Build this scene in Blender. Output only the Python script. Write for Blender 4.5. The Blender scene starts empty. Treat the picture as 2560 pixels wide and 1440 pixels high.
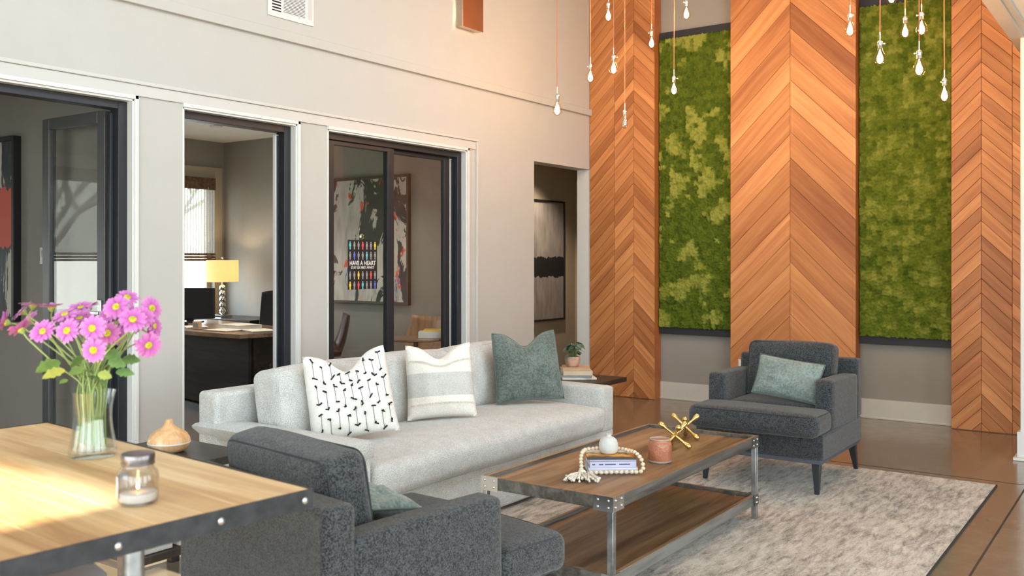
import bpy, bmesh, math, random
from mathutils import Vector, Matrix
from math import sin, cos, pi, radians as rad, sqrt

S = bpy.context.scene
COL = S.collection
random.seed(7)

# ------------------------------------------------------------------ camera, world, sun, exposure
FPX, HZ, HC, YAW = 2320.0, 648.0, 1.35, rad(35.35)
FW = Vector((-sin(YAW), cos(YAW), 0)); RT = Vector((cos(YAW), sin(YAW), 0)); UPV = Vector((0, 0, 1))
cam_d = bpy.data.cameras.new('camera'); cam = bpy.data.objects.new('camera', cam_d); COL.objects.link(cam)
cam.location = (0, 0, HC); cam.rotation_euler = (pi / 2, 0, YAW)
cam_d.sensor_width = 36; cam_d.lens = FPX / 2560 * 36; cam_d.shift_y = -(720 - HZ) / 2560
cam_d.clip_start = .05; cam_d.clip_end = 200
cam_d.dof.use_dof = True; cam_d.dof.focus_distance = 5.2; cam_d.dof.aperture_fstop = 5.0
S.camera = cam
S.view_settings.view_transform = 'Standard'; S.view_settings.look = 'None'
S.view_settings.gamma = 1; S.view_settings.use_curve_mapping = False
S.view_settings.exposure = .86
S.cycles.use_denoising = True
S.cycles.max_bounces = 8; S.cycles.diffuse_bounces = 5; S.cycles.glossy_bounces = 4
S.cycles.transparent_max_bounces = 12; S.cycles.caustics_reflective = False; S.cycles.caustics_refractive = False
S.cycles.sample_clamp_indirect = 6

w = bpy.data.worlds.new('world'); S.world = w; w.use_nodes = True
wn, wl = w.node_tree.nodes, w.node_tree.links
wbg = wn['Background']; wtc = wn.new('ShaderNodeTexCoord'); wsp = wn.new('ShaderNodeSeparateXYZ'); wrp = wn.new('ShaderNodeValToRGB')
wl.new(wtc.outputs['Generated'], wsp.inputs[0]); wl.new(wsp.outputs['Z'], wrp.inputs[0]); wl.new(wrp.outputs[0], wbg.inputs['Color'])
wrp.color_ramp.elements[0].position = 0.0; wrp.color_ramp.elements[0].color = (.62, .64, .6, 1)
wrp.color_ramp.elements[1].position = .35; wrp.color_ramp.elements[1].color = (.66, .83, 1, 1)
wbg.inputs['Strength'].default_value = 7.0

sun_d = bpy.data.lights.new('sun', 'SUN'); sun = bpy.data.objects.new('sun', sun_d); COL.objects.link(sun)
sun_d.energy = 13.0; sun_d.angle = rad(.9); sun_d.color = (1, .93, .74)
_sd = Vector((0, 1, -.435)).normalized()
sun.rotation_euler = _sd.to_track_quat('-Z', 'Y').to_euler(); sun.location = (-2, -8, 6)

def portal(loc, rot, sx, sy):                       # daylight of the room's windows: portals only guide sky sampling
    d = bpy.data.lights.new('window_daylight', 'AREA'); d.shape = 'RECTANGLE'; d.size = sx; d.size_y = sy
    d.cycles.is_portal = True
    o = bpy.data.objects.new('window_daylight', d); o.location = loc; o.rotation_euler = rot; COL.objects.link(o)
NWIN = [(-4.6, -2.6), (-2.43, -1.58), (-1.4, .7), (.9, 3.2)]      # south windows x ranges (z .9 to 2.7)
for a, b in NWIN: portal(((a + b) / 2, -3.06, 1.5), (pi / 2, 0, pi), b - a, 2.4)
EWIN = [(-2.2, -.2), (.6, 2.6), (3.4, 5.4)]                          # east windows y ranges
for a, b in EWIN: portal((3.66, (a + b) / 2, 1.5), (pi / 2, 0, pi / 2), b - a, 2.4)
ADDED_CWIN = [(.9, 3.1), (3.9, 6.1)]                          # y ranges of unseen clerestory windows added to light the left wall
for a, b in ADDED_CWIN: portal((-.76, (a + b) / 2, 4.0), (pi / 2, 0, pi / 2), b - a, 1.2)

def at(px, py, d):                                  # a point of the place seen in direction (px,py) at depth d
    return Vector((0, 0, HC)) + (FW + RT * ((px - 1280) / FPX) + UPV * ((HZ - py) / FPX)) * d
def atz(px, py, z): 
    r = at(px, py, 1) - Vector((0, 0, HC)); return Vector((0, 0, HC)) + r * ((z - HC) / r.z)
def aty(px, py, y):
    r = at(px, py, 1) - Vector((0, 0, HC)); return Vector((0, 0, HC)) + r * (y / r.y)
def atx(px, py, x):
    r = at(px, py, 1) - Vector((0, 0, HC)); return Vector((0, 0, HC)) + r * (x / r.x)

# ------------------------------------------------------------------ materials
def srgb(r, g, b):
    f = lambda c: ((c / 255) / 12.92 if c / 255 <= .04045 else ((c / 255 + .055) / 1.055) ** 2.4)
    return (f(r), f(g), f(b), 1)
class NT:
    def __init__(s, name):
        s.m = bpy.data.materials.new(name); s.m.use_nodes = True; s.n = s.m.node_tree.nodes; s.l = s.m.node_tree.links
        s.b = s.n['Principled BSDF']; s.out = s.n['Material Output']
    def node(s, t, **kw):
        x = s.n.new(t)
        for k, v in kw.items():
            if k.startswith('i_'): x.inputs[k[2:].replace('_', ' ')].default_value = v
            else: setattr(x, k, v)
        return x
    def link(s, a, b): s.l.new(a, b)
    def coords(s, kind='Object', scale=(1, 1, 1), rot=(0, 0, 0), loc=(0, 0, 0)):
        t = s.node('ShaderNodeTexCoord'); m = s.node('ShaderNodeMapping')
        m.inputs['Scale'].default_value = scale; m.inputs['Rotation'].default_value = rot; m.inputs['Location'].default_value = loc
        s.link(t.outputs[kind], m.inputs[0]); return m.outputs[0]
    def noise(s, v, scale, detail=3, rough=.55, dist=0):
        x = s.node('ShaderNodeTexNoise'); x.inputs['Scale'].default_value = scale; x.inputs['Detail'].default_value = detail
        x.inputs['Roughness'].default_value = rough; x.inputs['Distortion'].default_value = dist
        s.link(v, x.inputs['Vector']); return x.outputs['Fac']
    def ramp(s, f, stops):
        r = s.node('ShaderNodeValToRGB'); e = r.color_ramp.elements
        while len(e) > len(stops): e.remove(e[-1])
        while len(e) < len(stops): e.new(.5)
        for q, (p, c) in zip(e, stops): q.position = p; q.color = c if len(c) == 4 else (*c, 1)
        s.link(f, r.inputs[0]); return r.outputs[0]
    def mix(s, f, a, b, mode='MIX'):
        x = s.node('ShaderNodeMix'); x.data_type = 'RGBA'; x.blend_type = mode
        for sock, v in ((x.inputs[0], f), (x.inputs[6], a), (x.inputs[7], b)):
            if isinstance(v, (int, float, tuple)): sock.default_value = v
            else: s.link(v, sock)
        return x.outputs[2]
    def math(s, op, a, b=0.0):
        x = s.node('ShaderNodeMath'); x.operation = op
        for sock, v in ((x.inputs[0], a), (x.inputs[1], b)):
            if isinstance(v, (int, float)): sock.default_value = v
            else: s.link(v, sock)
        return x.outputs[0]
    def bump(s, h, strength=.3, dist=.01):
        x = s.node('ShaderNodeBump'); x.inputs['Strength'].default_value = strength; x.inputs['Distance'].default_value = dist
        s.link(h, x.inputs['Height']); s.link(x.outputs[0], s.b.inputs['Normal']); return x
    def base(s, c): 
        if isinstance(c, tuple): s.b.inputs['Base Color'].default_value = c
        else: s.link(c, s.b.inputs['Base Color'])
    def set(s, rough=.5, metal=0, spec=None, coat=0, sheen=0, trans=0):
        s.b.inputs['Roughness'].default_value = rough; s.b.inputs['Metallic'].default_value = metal
        if spec is not None: s.b.inputs['Specular IOR Level'].default_value = spec
        s.b.inputs['Coat Weight'].default_value = coat; s.b.inputs['Sheen Weight'].default_value = sheen
        s.b.inputs['Transmission Weight'].default_value = trans
MT = {}
def plain(name, c, rough=.5, metal=0, spec=None, noise=.06, nscale=6, bump=0, bscale=60, coat=0):
    t = NT(name); v = t.coords()
    n = t.noise(v, nscale, 3)
    d = tuple(max(0, x * (1 - noise * 2)) for x in c[:3]) + (1,); l = tuple(min(1, x * (1 + noise)) for x in c[:3]) + (1,)
    t.base(t.ramp(n, [(.3, d), (.7, l)])); t.set(rough, metal, spec, coat)
    if bump: t.bump(t.noise(v, bscale, 3), bump, .004)
    MT[name] = t.m; return t.m
def fabric(name, dark, light, scale=260, mott=18, rough=.95, sheen=.25, bump=.35, mw=.38):
    t = NT(name); v = t.coords()
    a = t.noise(v, scale, 2, .7); b = t.noise(v, mott, 4, .6); wv = t.node('ShaderNodeTexWave'); wv.inputs['Scale'].default_value = scale * .8
    wv.inputs['Distortion'].default_value = 3; t.link(v, wv.inputs[0])
    f = t.math('ADD', t.math('MULTIPLY', a, 1 - mw), t.math('MULTIPLY', b, mw))
    t.base(t.ramp(f, [(.41, dark), (.59, light)])); t.set(rough, 0, .2, sheen=sheen)
    t.bump(t.math('ADD', a, t.math('MULTIPLY', wv.outputs['Fac'], .4)), bump, .003)
    MT[name] = t.m; return t.m
def wood(name, dark, mid, light, axis='X', scale=1.0, rough=.45, knots=0, coat=0, spec=None, kind='Object', attr=False, stretch=.07, con=.11):
    t = NT(name)
    sc = {'X': (stretch, 1, 1), 'Y': (1, stretch, 1), 'Z': (1, 1, stretch)}[axis]
    v = t.coords(kind, sc)
    a = t.noise(v, 28 * scale, 5, .6, .6); b = t.noise(v, 5 * scale, 3, .5, .8)
    f = t.math('ADD', t.math('MULTIPLY', a, .5), t.math('MULTIPLY', b, .5))
    c = t.ramp(f, [(.5 - con, dark), (.5, mid), (.5 + con, light)])
    if attr:
        at_ = t.node('ShaderNodeAttribute', attribute_name='tone'); 
        c = t.mix(1.0, c, t.ramp(at_.outputs['Fac'], [(0, (.70, .63, .56)), (.5, (.98, .97, .94)), (1, (1.22, 1.28, 1.36))]), 'MULTIPLY')
    if knots:
        kv = t.node('ShaderNodeTexVoronoi'); kv.inputs['Scale'].default_value = 3.2; t.link(t.coords(kind, tuple(x if x == 1 else .35 for x in sc)), kv.inputs['Vector'])
        km = t.ramp(kv.outputs['Distance'], [(.03, (1, 1, 1)), (.085, (0, 0, 0))])
        c = t.mix(t.math('MULTIPLY', km, knots), c, tuple(x * .35 for x in dark[:3]) + (1,))
    t.base(c); t.set(rough, 0, spec, coat); t.bump(a, .12, .002)
    MT[name] = t.m; return t.m
def glass(name, tint=(1, 1, 1, 1), rough=.0, ior=1.5, boost=1.0):
    t = NT(name); tr = t.node('ShaderNodeBsdfTransparent'); tr.inputs[0].default_value = tint
    gl = t.node('ShaderNodeBsdfGlossy'); gl.inputs['Roughness'].default_value = rough
    lw = t.node('ShaderNodeLayerWeight'); lw.inputs[0].default_value = .5; f0 = ((ior - 1) / (ior + 1)) ** 2 * boost
    fr = t.math('ADD', t.math('MULTIPLY', t.math('POWER', lw.outputs['Facing'], 5.0), .85), f0)
    mx = t.node('ShaderNodeMixShader'); t.link(t.math('MINIMUM', fr, 1.0), mx.inputs[0])
    t.link(tr.outputs[0], mx.inputs[1]); t.link(gl.outputs[0], mx.inputs[2]); t.link(mx.outputs[0], t.out.inputs[0])
    t.n.remove(t.b); MT[name] = t.m; return t.m
def emit(name, c, s):
    t = NT(name); t.base((0, 0, 0, 1)); t.b.inputs['Emission Color'].default_value = c; t.b.inputs['Emission Strength'].default_value = s
    MT[name] = t.m; return t.m

# ------------------------------------------------------------------ mesh helpers
class MB:
    def __init__(s): s.v = []; s.f = []; s.uv = []; s.tone = []; s.has = False
    def add(s, vs, fs, M=None):
        o = len(s.v); s.v += [tuple(M @ Vector(p)) if M else tuple(p) for p in vs]; s.f += [tuple(i + o for i in f) for f in fs]; return s
    def box(s, x0, x1, y0, y1, z0, z1, M=None):
        return s.add([(x0, y0, z0), (x1, y0, z0), (x1, y1, z0), (x0, y1, z0), (x0, y0, z1), (x1, y0, z1), (x1, y1, z1), (x0, y1, z1)],
                     [(0, 3, 2, 1), (4, 5, 6, 7), (0, 1, 5, 4), (1, 2, 6, 5), (2, 3, 7, 6), (3, 0, 4, 7)], M)
    def taper(s, c0, a0, c1, a1):                    # square-section tapered bar
        vs = []
        for c, a in ((c0, a0), (c1, a1)):
            for dx, dy in ((-1, -1), (1, -1), (1, 1), (-1, 1)): vs.append((c[0] + dx * a[0], c[1] + dy * a[1], c[2]))
        return s.add(vs, [(3, 2, 1, 0), (4, 5, 6, 7), (0, 1, 5, 4), (1, 2, 6, 5), (2, 3, 7, 6), (3, 0, 4, 7)])
    def tube(s, pts, r, n=8, closed=False, caps=True):
        pts = [Vector(p) for p in pts]; m = len(pts); rs = r if isinstance(r, (list, tuple)) else [r] * m
        vs = []; up = None
        for i in range(m):
            a = pts[i - 1] if (i or closed) else pts[0]; b = pts[(i + 1) % m] if (i < m - 1 or closed) else pts[-1]
            t = (b - a).normalized() if (b - a).length > 1e-9 else Vector((0, 0, 1))
            if up is None: up = t.orthogonal().normalized()
            up = (up - t * up.dot(t)); up = up.normalized() if up.length > 1e-6 else t.orthogonal().normalized()
            sd = t.cross(up)
            for k in range(n): vs.append(pts[i] + (up * cos(2 * pi * k / n) + sd * sin(2 * pi * k / n)) * rs[i])
        fs = []
        for i in range(m if closed else m - 1):
            for k in range(n):
                a = i * n + k; b = i * n + (k + 1) % n; j = ((i + 1) % m) * n
                fs.append((a, b, j + (k + 1) % n, j + k))
        if caps and not closed: fs += [tuple(range(n - 1, -1, -1)), tuple((m - 1) * n + k for k in range(n))]
        return s.add(vs, fs)
    def lathe(s, prof, n=32, M=None, sx=1, sy=1):
        vs = []; fs = []
        for r, z in prof:
            for k in range(n): vs.append((r * cos(2 * pi * k / n) * sx, r * sin(2 * pi * k / n) * sy, z))
        for i in range(len(prof) - 1):
            for k in range(n): fs.append((i * n + k, i * n + (k + 1) % n, (i + 1) * n + (k + 1) % n, (i + 1) * n + k))
        if prof[0][0] > 1e-6: fs.append(tuple(range(n - 1, -1, -1)))
        if prof[-1][0] > 1e-6: fs.append(tuple((len(prof) - 1) * n + k for k in range(n)))
        return s.add(vs, fs, M)
    def ball(s, c, r, n=12, m=8, sc=(1, 1, 1)):
        prof = [(max(1e-7, r * sin(pi * i / m)), -r * cos(pi * i / m)) for i in range(m + 1)]
        return s.lathe(prof, n, Matrix.Translation(c) @ Matrix.Diagonal((*sc, 1)))
    def build(s, name, mat, parent=None, smooth=None, bevel=0, bseg=2, uv=None, tone=None, subsurf=0):
        me = bpy.data.meshes.new(name); me.from_pydata([tuple(p) for p in s.v], [], s.f)
        if uv:
            L = me.uv_layers.new(name='UVMap'); 
            for i, q in enumerate(uv): L.data[i].uv = q
        if tone:
            A = me.attributes.new('tone', 'FLOAT', 'FACE')
            for i, q in enumerate(tone): A.data[i].value = q
        me.validate(); 
        bm = bmesh.new(); bm.from_mesh(me); bmesh.ops.remove_doubles(bm, verts=bm.verts, dist=1e-6) if not uv else None
        bmesh.ops.recalc_face_normals(bm, faces=bm.faces); bm.to_mesh(me); bm.free()
        me.materials.append(MT[mat] if isinstance(mat, str) else mat)
        if smooth is not None:
            me.shade_smooth(); me.set_sharp_from_angle(angle=rad(smooth))
        o = bpy.data.objects.new(name, me); COL.objects.link(o)
        if parent: o.parent = parent
        if bevel:
            b = o.modifiers.new('bevel', 'BEVEL'); b.width = bevel; b.segments = bseg; b.limit_method = 'ANGLE'; b.angle_limit = rad(35)
            me.shade_smooth(); me.set_sharp_from_angle(angle=rad(35)); b.harden_normals = False
        if subsurf:
            q = o.modifiers.new('sub', 'SUBSURF'); q.levels = q.render_levels = subsurf
        return o
def B(*a, **k): return MB().box(*a, **k)
def thing(name, label, cat, loc=(0, 0, 0), rotz=0, group=None, rot=None):
    o = bpy.data.objects.new(name, None); COL.objects.link(o); o.location = loc; o.rotation_euler = rot if rot else (0, 0, rotz)
    o.empty_display_size = .1; o['label'] = label; o['category'] = cat
    if group: o['group'] = group
    return o
def tag(o, label, cat, group=None):
    o['label'] = label; o['category'] = cat
    if group: o['group'] = group
    return o
def struct(o): o['kind'] = 'structure'; return o
def dup(root, loc, rotz=0, label=None, rot=None, scale=None):
    r = root.copy(); COL.objects.link(r); r.location = loc; r.rotation_euler = rot if rot else (0, 0, rotz)
    if scale: r.scale = (scale,) * 3
    if label: r['label'] = label
    for ch in list(root.children):
        c = ch.copy(); COL.objects.link(c); c.parent = r
        for g in list(ch.children):
            d = g.copy(); COL.objects.link(d); d.parent = c
    return r

def puff(sx, sy, sz, r=.03, crown=(0, 0, 0), n=14, M=None, wob=0, seed=0):
    """soft box cushion centred at 0: rounded edges, crowned faces"""
    rnd = random.Random(seed); ph = [rnd.uniform(0, 6) for _ in range(6)]
    bm = bmesh.new(); bmesh.ops.create_cube(bm, size=2); bmesh.ops.subdivide_edges(bm, edges=bm.edges, cuts=n, use_grid_fill=True)
    h = Vector((sx / 2, sy / 2, sz / 2)); vs = []
    # redistribute so that edges get more points
    for v in bm.verts:
        p = Vector([math.copysign(1 - (1 - abs(c)) ** 1.5, c) if abs(c) < 1 else c for c in v.co])
        q = Vector((p.x * h.x, p.y * h.y, p.z * h.z)); inn = Vector([max(-(h[i] - r), min(h[i] - r, q[i])) for i in range(3)])
        d = q - inn
        q = inn + d.normalized() * r if d.length > 1e-9 else q
        u = Vector([max(-1, min(1, q[i] / h[i])) for i in range(3)])
        for i in range(3):
            j, k = (i + 1) % 3, (i + 2) % 3
            wgt = max(0, 1 - u[j] ** 2) ** .7 * max(0, 1 - u[k] ** 2) ** .7
            q[i] += math.copysign(crown[i] * wgt * abs(u[i]) ** 3, u[i])
        if wob:
            q += Vector((sin(q.y * 9 + ph[0]) * sin(q.z * 11 + ph[1]), sin(q.x * 8 + ph[2]) * sin(q.z * 7 + ph[3]), sin(q.x * 10 + ph[4]) * sin(q.y * 8 + ph[5]))) * wob
        v.co = M @ q if M else q
    mb = MB(); bm.verts.index_update(); mb.v = [tuple(v.co) for v in bm.verts]; mb.f = [tuple(v.index for v in f.verts) for f in bm.faces]; bm.free(); return mb
def rrect(cx, hx, hy, r, z, n=6, bow=0, axis='z'):
    pts = []
    for (sx, sy, a0) in ((1, 1, 0), (-1, 1, pi / 2), (-1, -1, pi), (1, -1, 1.5 * pi)):
        for k in range(n + 1):
            a = a0 + pi / 2 * k / n; pts.append((sx * (hx - r) + r * cos(a), sy * (hy - r) + r * sin(a), z))
    return pts

def pillow_pts(w, h, t, chop=.0, n=26, edge=.05, wr=.0, seed=0):
    """plump square pillow standing in the xz plane, front towards -y. Returns front grid, back grid"""
    rnd = random.Random(seed); ph = [rnd.uniform(0, 6.3) for _ in range(8)]
    fr, bk = [], []
    for j in range(n + 1):
        for i in range(n + 1):
            u, v = -1 + 2 * i / n, -1 + 2 * j / n
            x = u * w / 2 * (1 - edge * (1 - v * v)); z = v * h / 2 * (1 - edge * (1 - u * u))
            k = chop * math.exp(-(u / .42) ** 2) * max(0, (v + .1) / 1.1) ** 1.6
            z -= k; 
            x *= 1 - .35 * chop / h * max(0, v) ** 2 * (1 if chop else 0)
            th = t / 2 * (max(0, 1 - abs(u) ** 2.6) * max(0, 1 - abs(v) ** 2.6)) ** .55
            th *= 1 - .35 * (chop > 0) * math.exp(-(u / .22) ** 2) * max(0, v) ** 1.5
            th *= 1 + .12 * (v < 0)
            e = (1 - u ** 4) * (1 - v ** 4)
            wv = wr * e * (sin(7 * u + 4 * v + ph[0]) * sin(5 * v - 3 * u + ph[1]) + .6 * sin(13 * u - 9 * v + ph[2]) * sin(11 * v + ph[3]))
            fr.append((x, -th + wv, z)); bk.append((x, th + wv, z))
    return fr, bk, n
def pillow(w, h, t, **kw):
    fr, bk, n = pillow_pts(w, h, t, **kw); mb = MB(); m = n + 1
    mb.add(fr, [(j * m + i, j * m + i + 1, (j + 1) * m + i + 1, (j + 1) * m + i) for j in range(n) for i in range(n)])
    mb.add(bk, [(j * m + i, (j + 1) * m + i, (j + 1) * m + i + 1, j * m + i + 1) for j in range(n) for i in range(n)])
    return mb, fr, n
def bvh_of(objs):
    from mathutils.bvhtree import BVHTree
    bpy.context.view_layer.update(); dg = bpy.context.evaluated_depsgraph_get(); vs = []; ps = []
    for o in objs:
        if o.type != 'MESH': continue
        e = o.evaluated_get(dg); me = e.to_mesh(); b = len(vs); mw = o.matrix_world
        vs += [mw @ v.co for v in me.vertices]; ps += [[i + b for i in p.vertices] for p in me.polygons]; e.to_mesh_clear()
    return BVHTree.FromPolygons(vs, ps)
def settle(o, other, ax, up, lim=(.16, .10), step=.008):
    """least shift along ax and up so that o only just touches the other thing"""
    from mathutils.bvhtree import BVHTree
    T = bvh_of(other.children_recursive); bpy.context.view_layer.update(); dg = bpy.context.evaluated_depsgraph_get(); vs = []; ps = []
    for c in o.children_recursive:
        e = c.evaluated_get(dg); me = e.to_mesh(); b = len(vs); mw = c.matrix_world
        vs += [mw @ v.co for v in me.vertices]; ps += [[i + b for i in p.vertices] for p in me.polygons]; e.to_mesh_clear()
    ax = Vector(ax).normalized(); up = Vector(up).normalized()
    for a, b in sorted(((i * step, j * step) for i in range(int(lim[0] / step) + 1) for j in range(int(lim[1] / step) + 1)), key=lambda q: q[0] + 1.3 * q[1]):
        d = ax * a + up * b
        if not T.overlap(BVHTree.FromPolygons([v + d for v in vs], ps)): o.location += d; return a, b
    return None
def border(fr, n):
    m = n + 1
    return [fr[i] for i in range(n)] + [fr[j * m + n] for j in range(n)] + [fr[n * m + i] for i in range(n, 0, -1)] + [fr[j * m] for j in range(n, 0, -1)]

# ------------------------------------------------------------------ palette
plain('wall_paint', (.50, .487, .463, 1), .75, noise=.01, bump=.05, bscale=90)
plain('trim_paint', (.56, .55, .535, 1), .45, noise=.01)
plain('white_trim', (.70, .70, .69, 1), .4, noise=.01)
plain('taupe_paint', (.30, .285, .26, 1), .7, noise=.01, bump=.05, bscale=90)
plain('tan_paint', (.42, .36, .27, 1), .7, noise=.01)
plain('ceiling_paint', (.80, .80, .79, 1), .85, noise=.01)
plain('dark_frame', (.022, .025, .032, 1), .42, .2, noise=.05)
plain('frame_gray', (.09, .09, .095, 1), .4, .3)
plain('black', (.012, .012, .014, 1), .45)
plain('black_matte', (.02, .02, .022, 1), .8)
plain('baseboard_paint', (.60, .59, .55, 1), .35, noise=.02)
glass('pane_glass', (.97, .98, .97, 1), 0, 1.5, .8)
glass('door_glass', (.97, .975, .97, 1), 0, 1.5, 1.0)
plain('steel', (.42, .43, .44, 1), .34, .9, noise=.25, nscale=14)
plain('bright_steel', (.62, .63, .64, 1), .28, 1, noise=.1)
plain('pewter', (.22, .22, .22, 1), .4, .85, noise=.25, nscale=20)
plain('chrome', (.85, .83, .8, 1), .05, 1, noise=.0)
plain('gold', (.83, .6, .22, 1), .22, 1, noise=.05)
fabric('sofa_fabric', (.40, .39, .37, 1), (.66, .655, .635, 1), 240, 14, bump=.3, mw=.2)
fabric('charcoal_fabric', (.011, .012, .014, 1), (.090, .095, .104, 1), 210, 55, bump=.5, mw=.25)
plain('charcoal_piping', (.04, .043, .05, 1), .9)
plain('sofa_piping', (.55, .54, .52, 1), .9)
fabric('cream_fabric', (.74, .71, .66, 1), (.86, .84, .80, 1), 200, 12, bump=.2)
fabric('velvet_green', (.075, .098, .088, 1), (.165, .20, .182, 1), 90, 9, rough=.75, sheen=.25, bump=.08)
fabric('velvet_pale', (.15, .19, .18, 1), (.27, .32, .305, 1), 90, 9, rough=.75, sheen=.25, bump=.08)
plain('velvet_piping', (.10, .14, .13, 1), .7)
plain('dark_leg', (.025, .028, .035, 1), .35)
plain('rail_gray', (.10, .115, .15, 1), .4, .3)
wood('table_pine', (.42, .22, .09, 1), (.66, .42, .20, 1), (.84, .62, .36, 1), 'X', .7, .42, knots=.8, spec=.5)
wood('coffee_wood', (.11, .060, .033, 1), (.24, .135, .072, 1), (.36, .22, .125, 1), 'Y', .75, .42, knots=.4)
wood('weathered_wood', (.045, .040, .034, 1), (.105, .096, .085, 1), (.19, .18, .165, 1), 'Y', 1.0, .5)
wood('dark_wood', (.012, .009, .008, 1), (.028, .02, .017, 1), (.05, .036, .03, 1), 'X', 1.0, .4)
wood('light_bamboo', (.58, .31, .13, 1), (.72, .42, .2, 1), (.80, .54, .30, 1), 'Z', 1.2, .35, coat=.2)
wood('cedar', (.36, .125, .040, 1), (.50, .20, .068, 1), (.62, .28, .105, 1), 'X', .9, .5, kind='UV', attr=True, stretch=.06, con=.14)
plain('cedar_side', (.42, .13, .035, 1), .5, noise=.1)

# polished concrete
t = NT('concrete'); v = t.coords()
a = t.noise(v, 1.3, 6, .62, .4); b = t.noise(v, 9, 5, .6); g = t.noise(v, 70, 2)
f = t.math('ADD', t.math('ADD', t.math('MULTIPLY', a, .6), t.math('MULTIPLY', b, .3)), t.math('MULTIPLY', g, .1))
t.base(t.ramp(f, [(.25, (.155, .118, .078, 1)), (.5, (.205, .158, .110, 1)), (.75, (.265, .21, .152, 1))]))
t.set(.22, 0, .5, coat=.35); t.b.inputs['Coat Roughness'].default_value = .12
t.link(t.ramp(b, [(.2, (.16, .16, .16, 1)), (.8, (.28, .28, .28, 1))]), t.b.inputs['Roughness']); t.bump(b, .04, .002); MT['concrete'] = t.m
plain('saw_cut', (.05, .035, .025, 1), .8)
t = NT('office_carpet'); v = t.coords(); t.base(t.ramp(t.noise(v, 90, 3), [(.3, (.07, .055, .045, 1)), (.7, (.17, .14, .115, 1))])); t.set(.95); MT['office_carpet'] = t.m

# rug: ivory and taupe, streaky along y
t = NT('rug_wool'); v = t.coords('Object', (1, .22, 1)); v2 = t.coords('Object', (1, .45, 1)); v3 = t.coords()
a = t.noise(v, 34, 4, .65, .5); b = t.noise(v2, 6, 4, .6, 1.2); c = t.noise(v3, 160, 2); e = t.noise(v3, 1.2, 2)
f = t.math('ADD', t.math('ADD', t.math('MULTIPLY', a, .44), t.math('MULTIPLY', b, .20)), t.math('ADD', t.math('MULTIPLY', c, .26), t.math('MULTIPLY', e, .10)))
t.base(t.ramp(f, [(.40, (.17, .13, .10, 1)), (.48, (.40, .335, .27, 1)), (.58, (.64, .565, .485, 1))])); t.set(.95, 0, .1, sheen=.2)
t.bump(t.math('ADD', a, c), .35, .004); MT['rug_wool'] = t.m
plain('rug_edge', (.035, .032, .03, 1), .9)

# ------------------------------------------------------------------ room shell
XL, YB, CEIL, LOW, XE, YS, WT = -4.76, 8.2, 4.8, 2.86, 3.6, -3.0, .15
HEAD = 2.25
struct(B(-4.91, 3.75, -3.15, 8.35, -.1, 0).build('floor', 'concrete'))
m = MB(); m.box(-.702, -.692, -3, 8.04, 0, .0008); m.box(-4.0, 3.6, 6.293, 6.303, 0, .0009); m.box(-4.76, 3.6, 1.1, 1.11, 0, .0009)
struct(m.build('trim_1', 'saw_cut'))
def wall_x(name, x0, x1, y0, y1, z1, holes, mat, parent=None):
    """wall slab spanning x0..x1 thick, y0..y1 long with door/window holes (ya, yb, za, zb)"""
    mb = MB(); cur = y0
    for ya, yb, za, zb in sorted(holes):
        mb.box(x0, x1, cur, ya, 0, z1)
        if za > 0: mb.box(x0, x1, ya, yb, 0, za)
        mb.box(x0, x1, ya, yb, zb, z1); cur = yb
    mb.box(x0, x1, cur, y1, 0, z1); return struct(mb.build(name, mat))
D1, D2, D3, D4 = (1.0, 3.03), (3.345, 4.225), (4.50, 6.06), (7.06, 8.07)
wall_x('wall_left', XL - WT, XL, YS - .15, YB, CEIL, [(*D1, 0, HEAD), (*D2, 0, HEAD), (*D3, 0, HEAD), (*D4, 0, HEAD)], 'wall_paint')
struct(B(-4.91, XE + .15, YB, YB + .15, 0, CEIL).build('wall_back', 'taupe_paint'))
mb = MB(); cur = -4.91
for a, b in NWIN: mb.box(cur, a, YS - .15, YS, 0, CEIL); mb.box(a, b, YS - .15, YS, 0, .3); mb.box(a, b, YS - .15, YS, 2.7, CEIL); cur = b
mb.box(cur, XE + .15, YS - .15, YS, 0, CEIL); struct(mb.build('wall_front', 'wall_paint'))
wall_x('wall_right', XE, XE + .15, YS, YB, LOW, [(a, b, .3, 2.7) for a, b in EWIN], 'wall_paint')
struct(B(-4.91, -.7, YS - .15, YB + .15, CEIL, CEIL + .1).build('ceiling', 'ceiling_paint'))
struct(B(-.87, XE + .15, YS, YB, LOW, LOW + .12).build('ceiling.001', 'ceiling_paint'))
mb = MB(); mb.box(-.87, -.75, YS, YB, LOW + .12, 3.4); cur = YS
for a, b in ADDED_CWIN: mb.box(-.87, -.75, cur, a, 3.4, 4.6); cur = b
mb.box(-.87, -.75, cur, YB, 3.4, 4.6); mb.box(-.87, -.75, YS, YB, 4.6, CEIL); struct(mb.build('wall_clerestory_added', 'wall_paint'))  # upper wall with the added clerestory openings
# moulding along the edge of the lower ceiling
mb = MB(); mb.box(-.885, -.80, YS, YB, LOW - .022, LOW + .05); mb.box(-.80, -.76, YS, YB, LOW - .012, LOW); struct(mb.build('trim_2', 'trim_paint'))
# column at the right edge
mb = MB(); mb.box(-.822, -.50, 7.06, 7.40, 0, LOW - .022); struct(mb.build('wall_column', 'white_trim', bevel=.004))
mb = MB(); mb.box(-.84, -.482, 7.04, 7.42, 0.02, .19); mb.box(-.862, -.46, 7.018, 7.442, 0, .02); struct(mb.build('baseboard_column', 'white_trim', bevel=.004))

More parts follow.
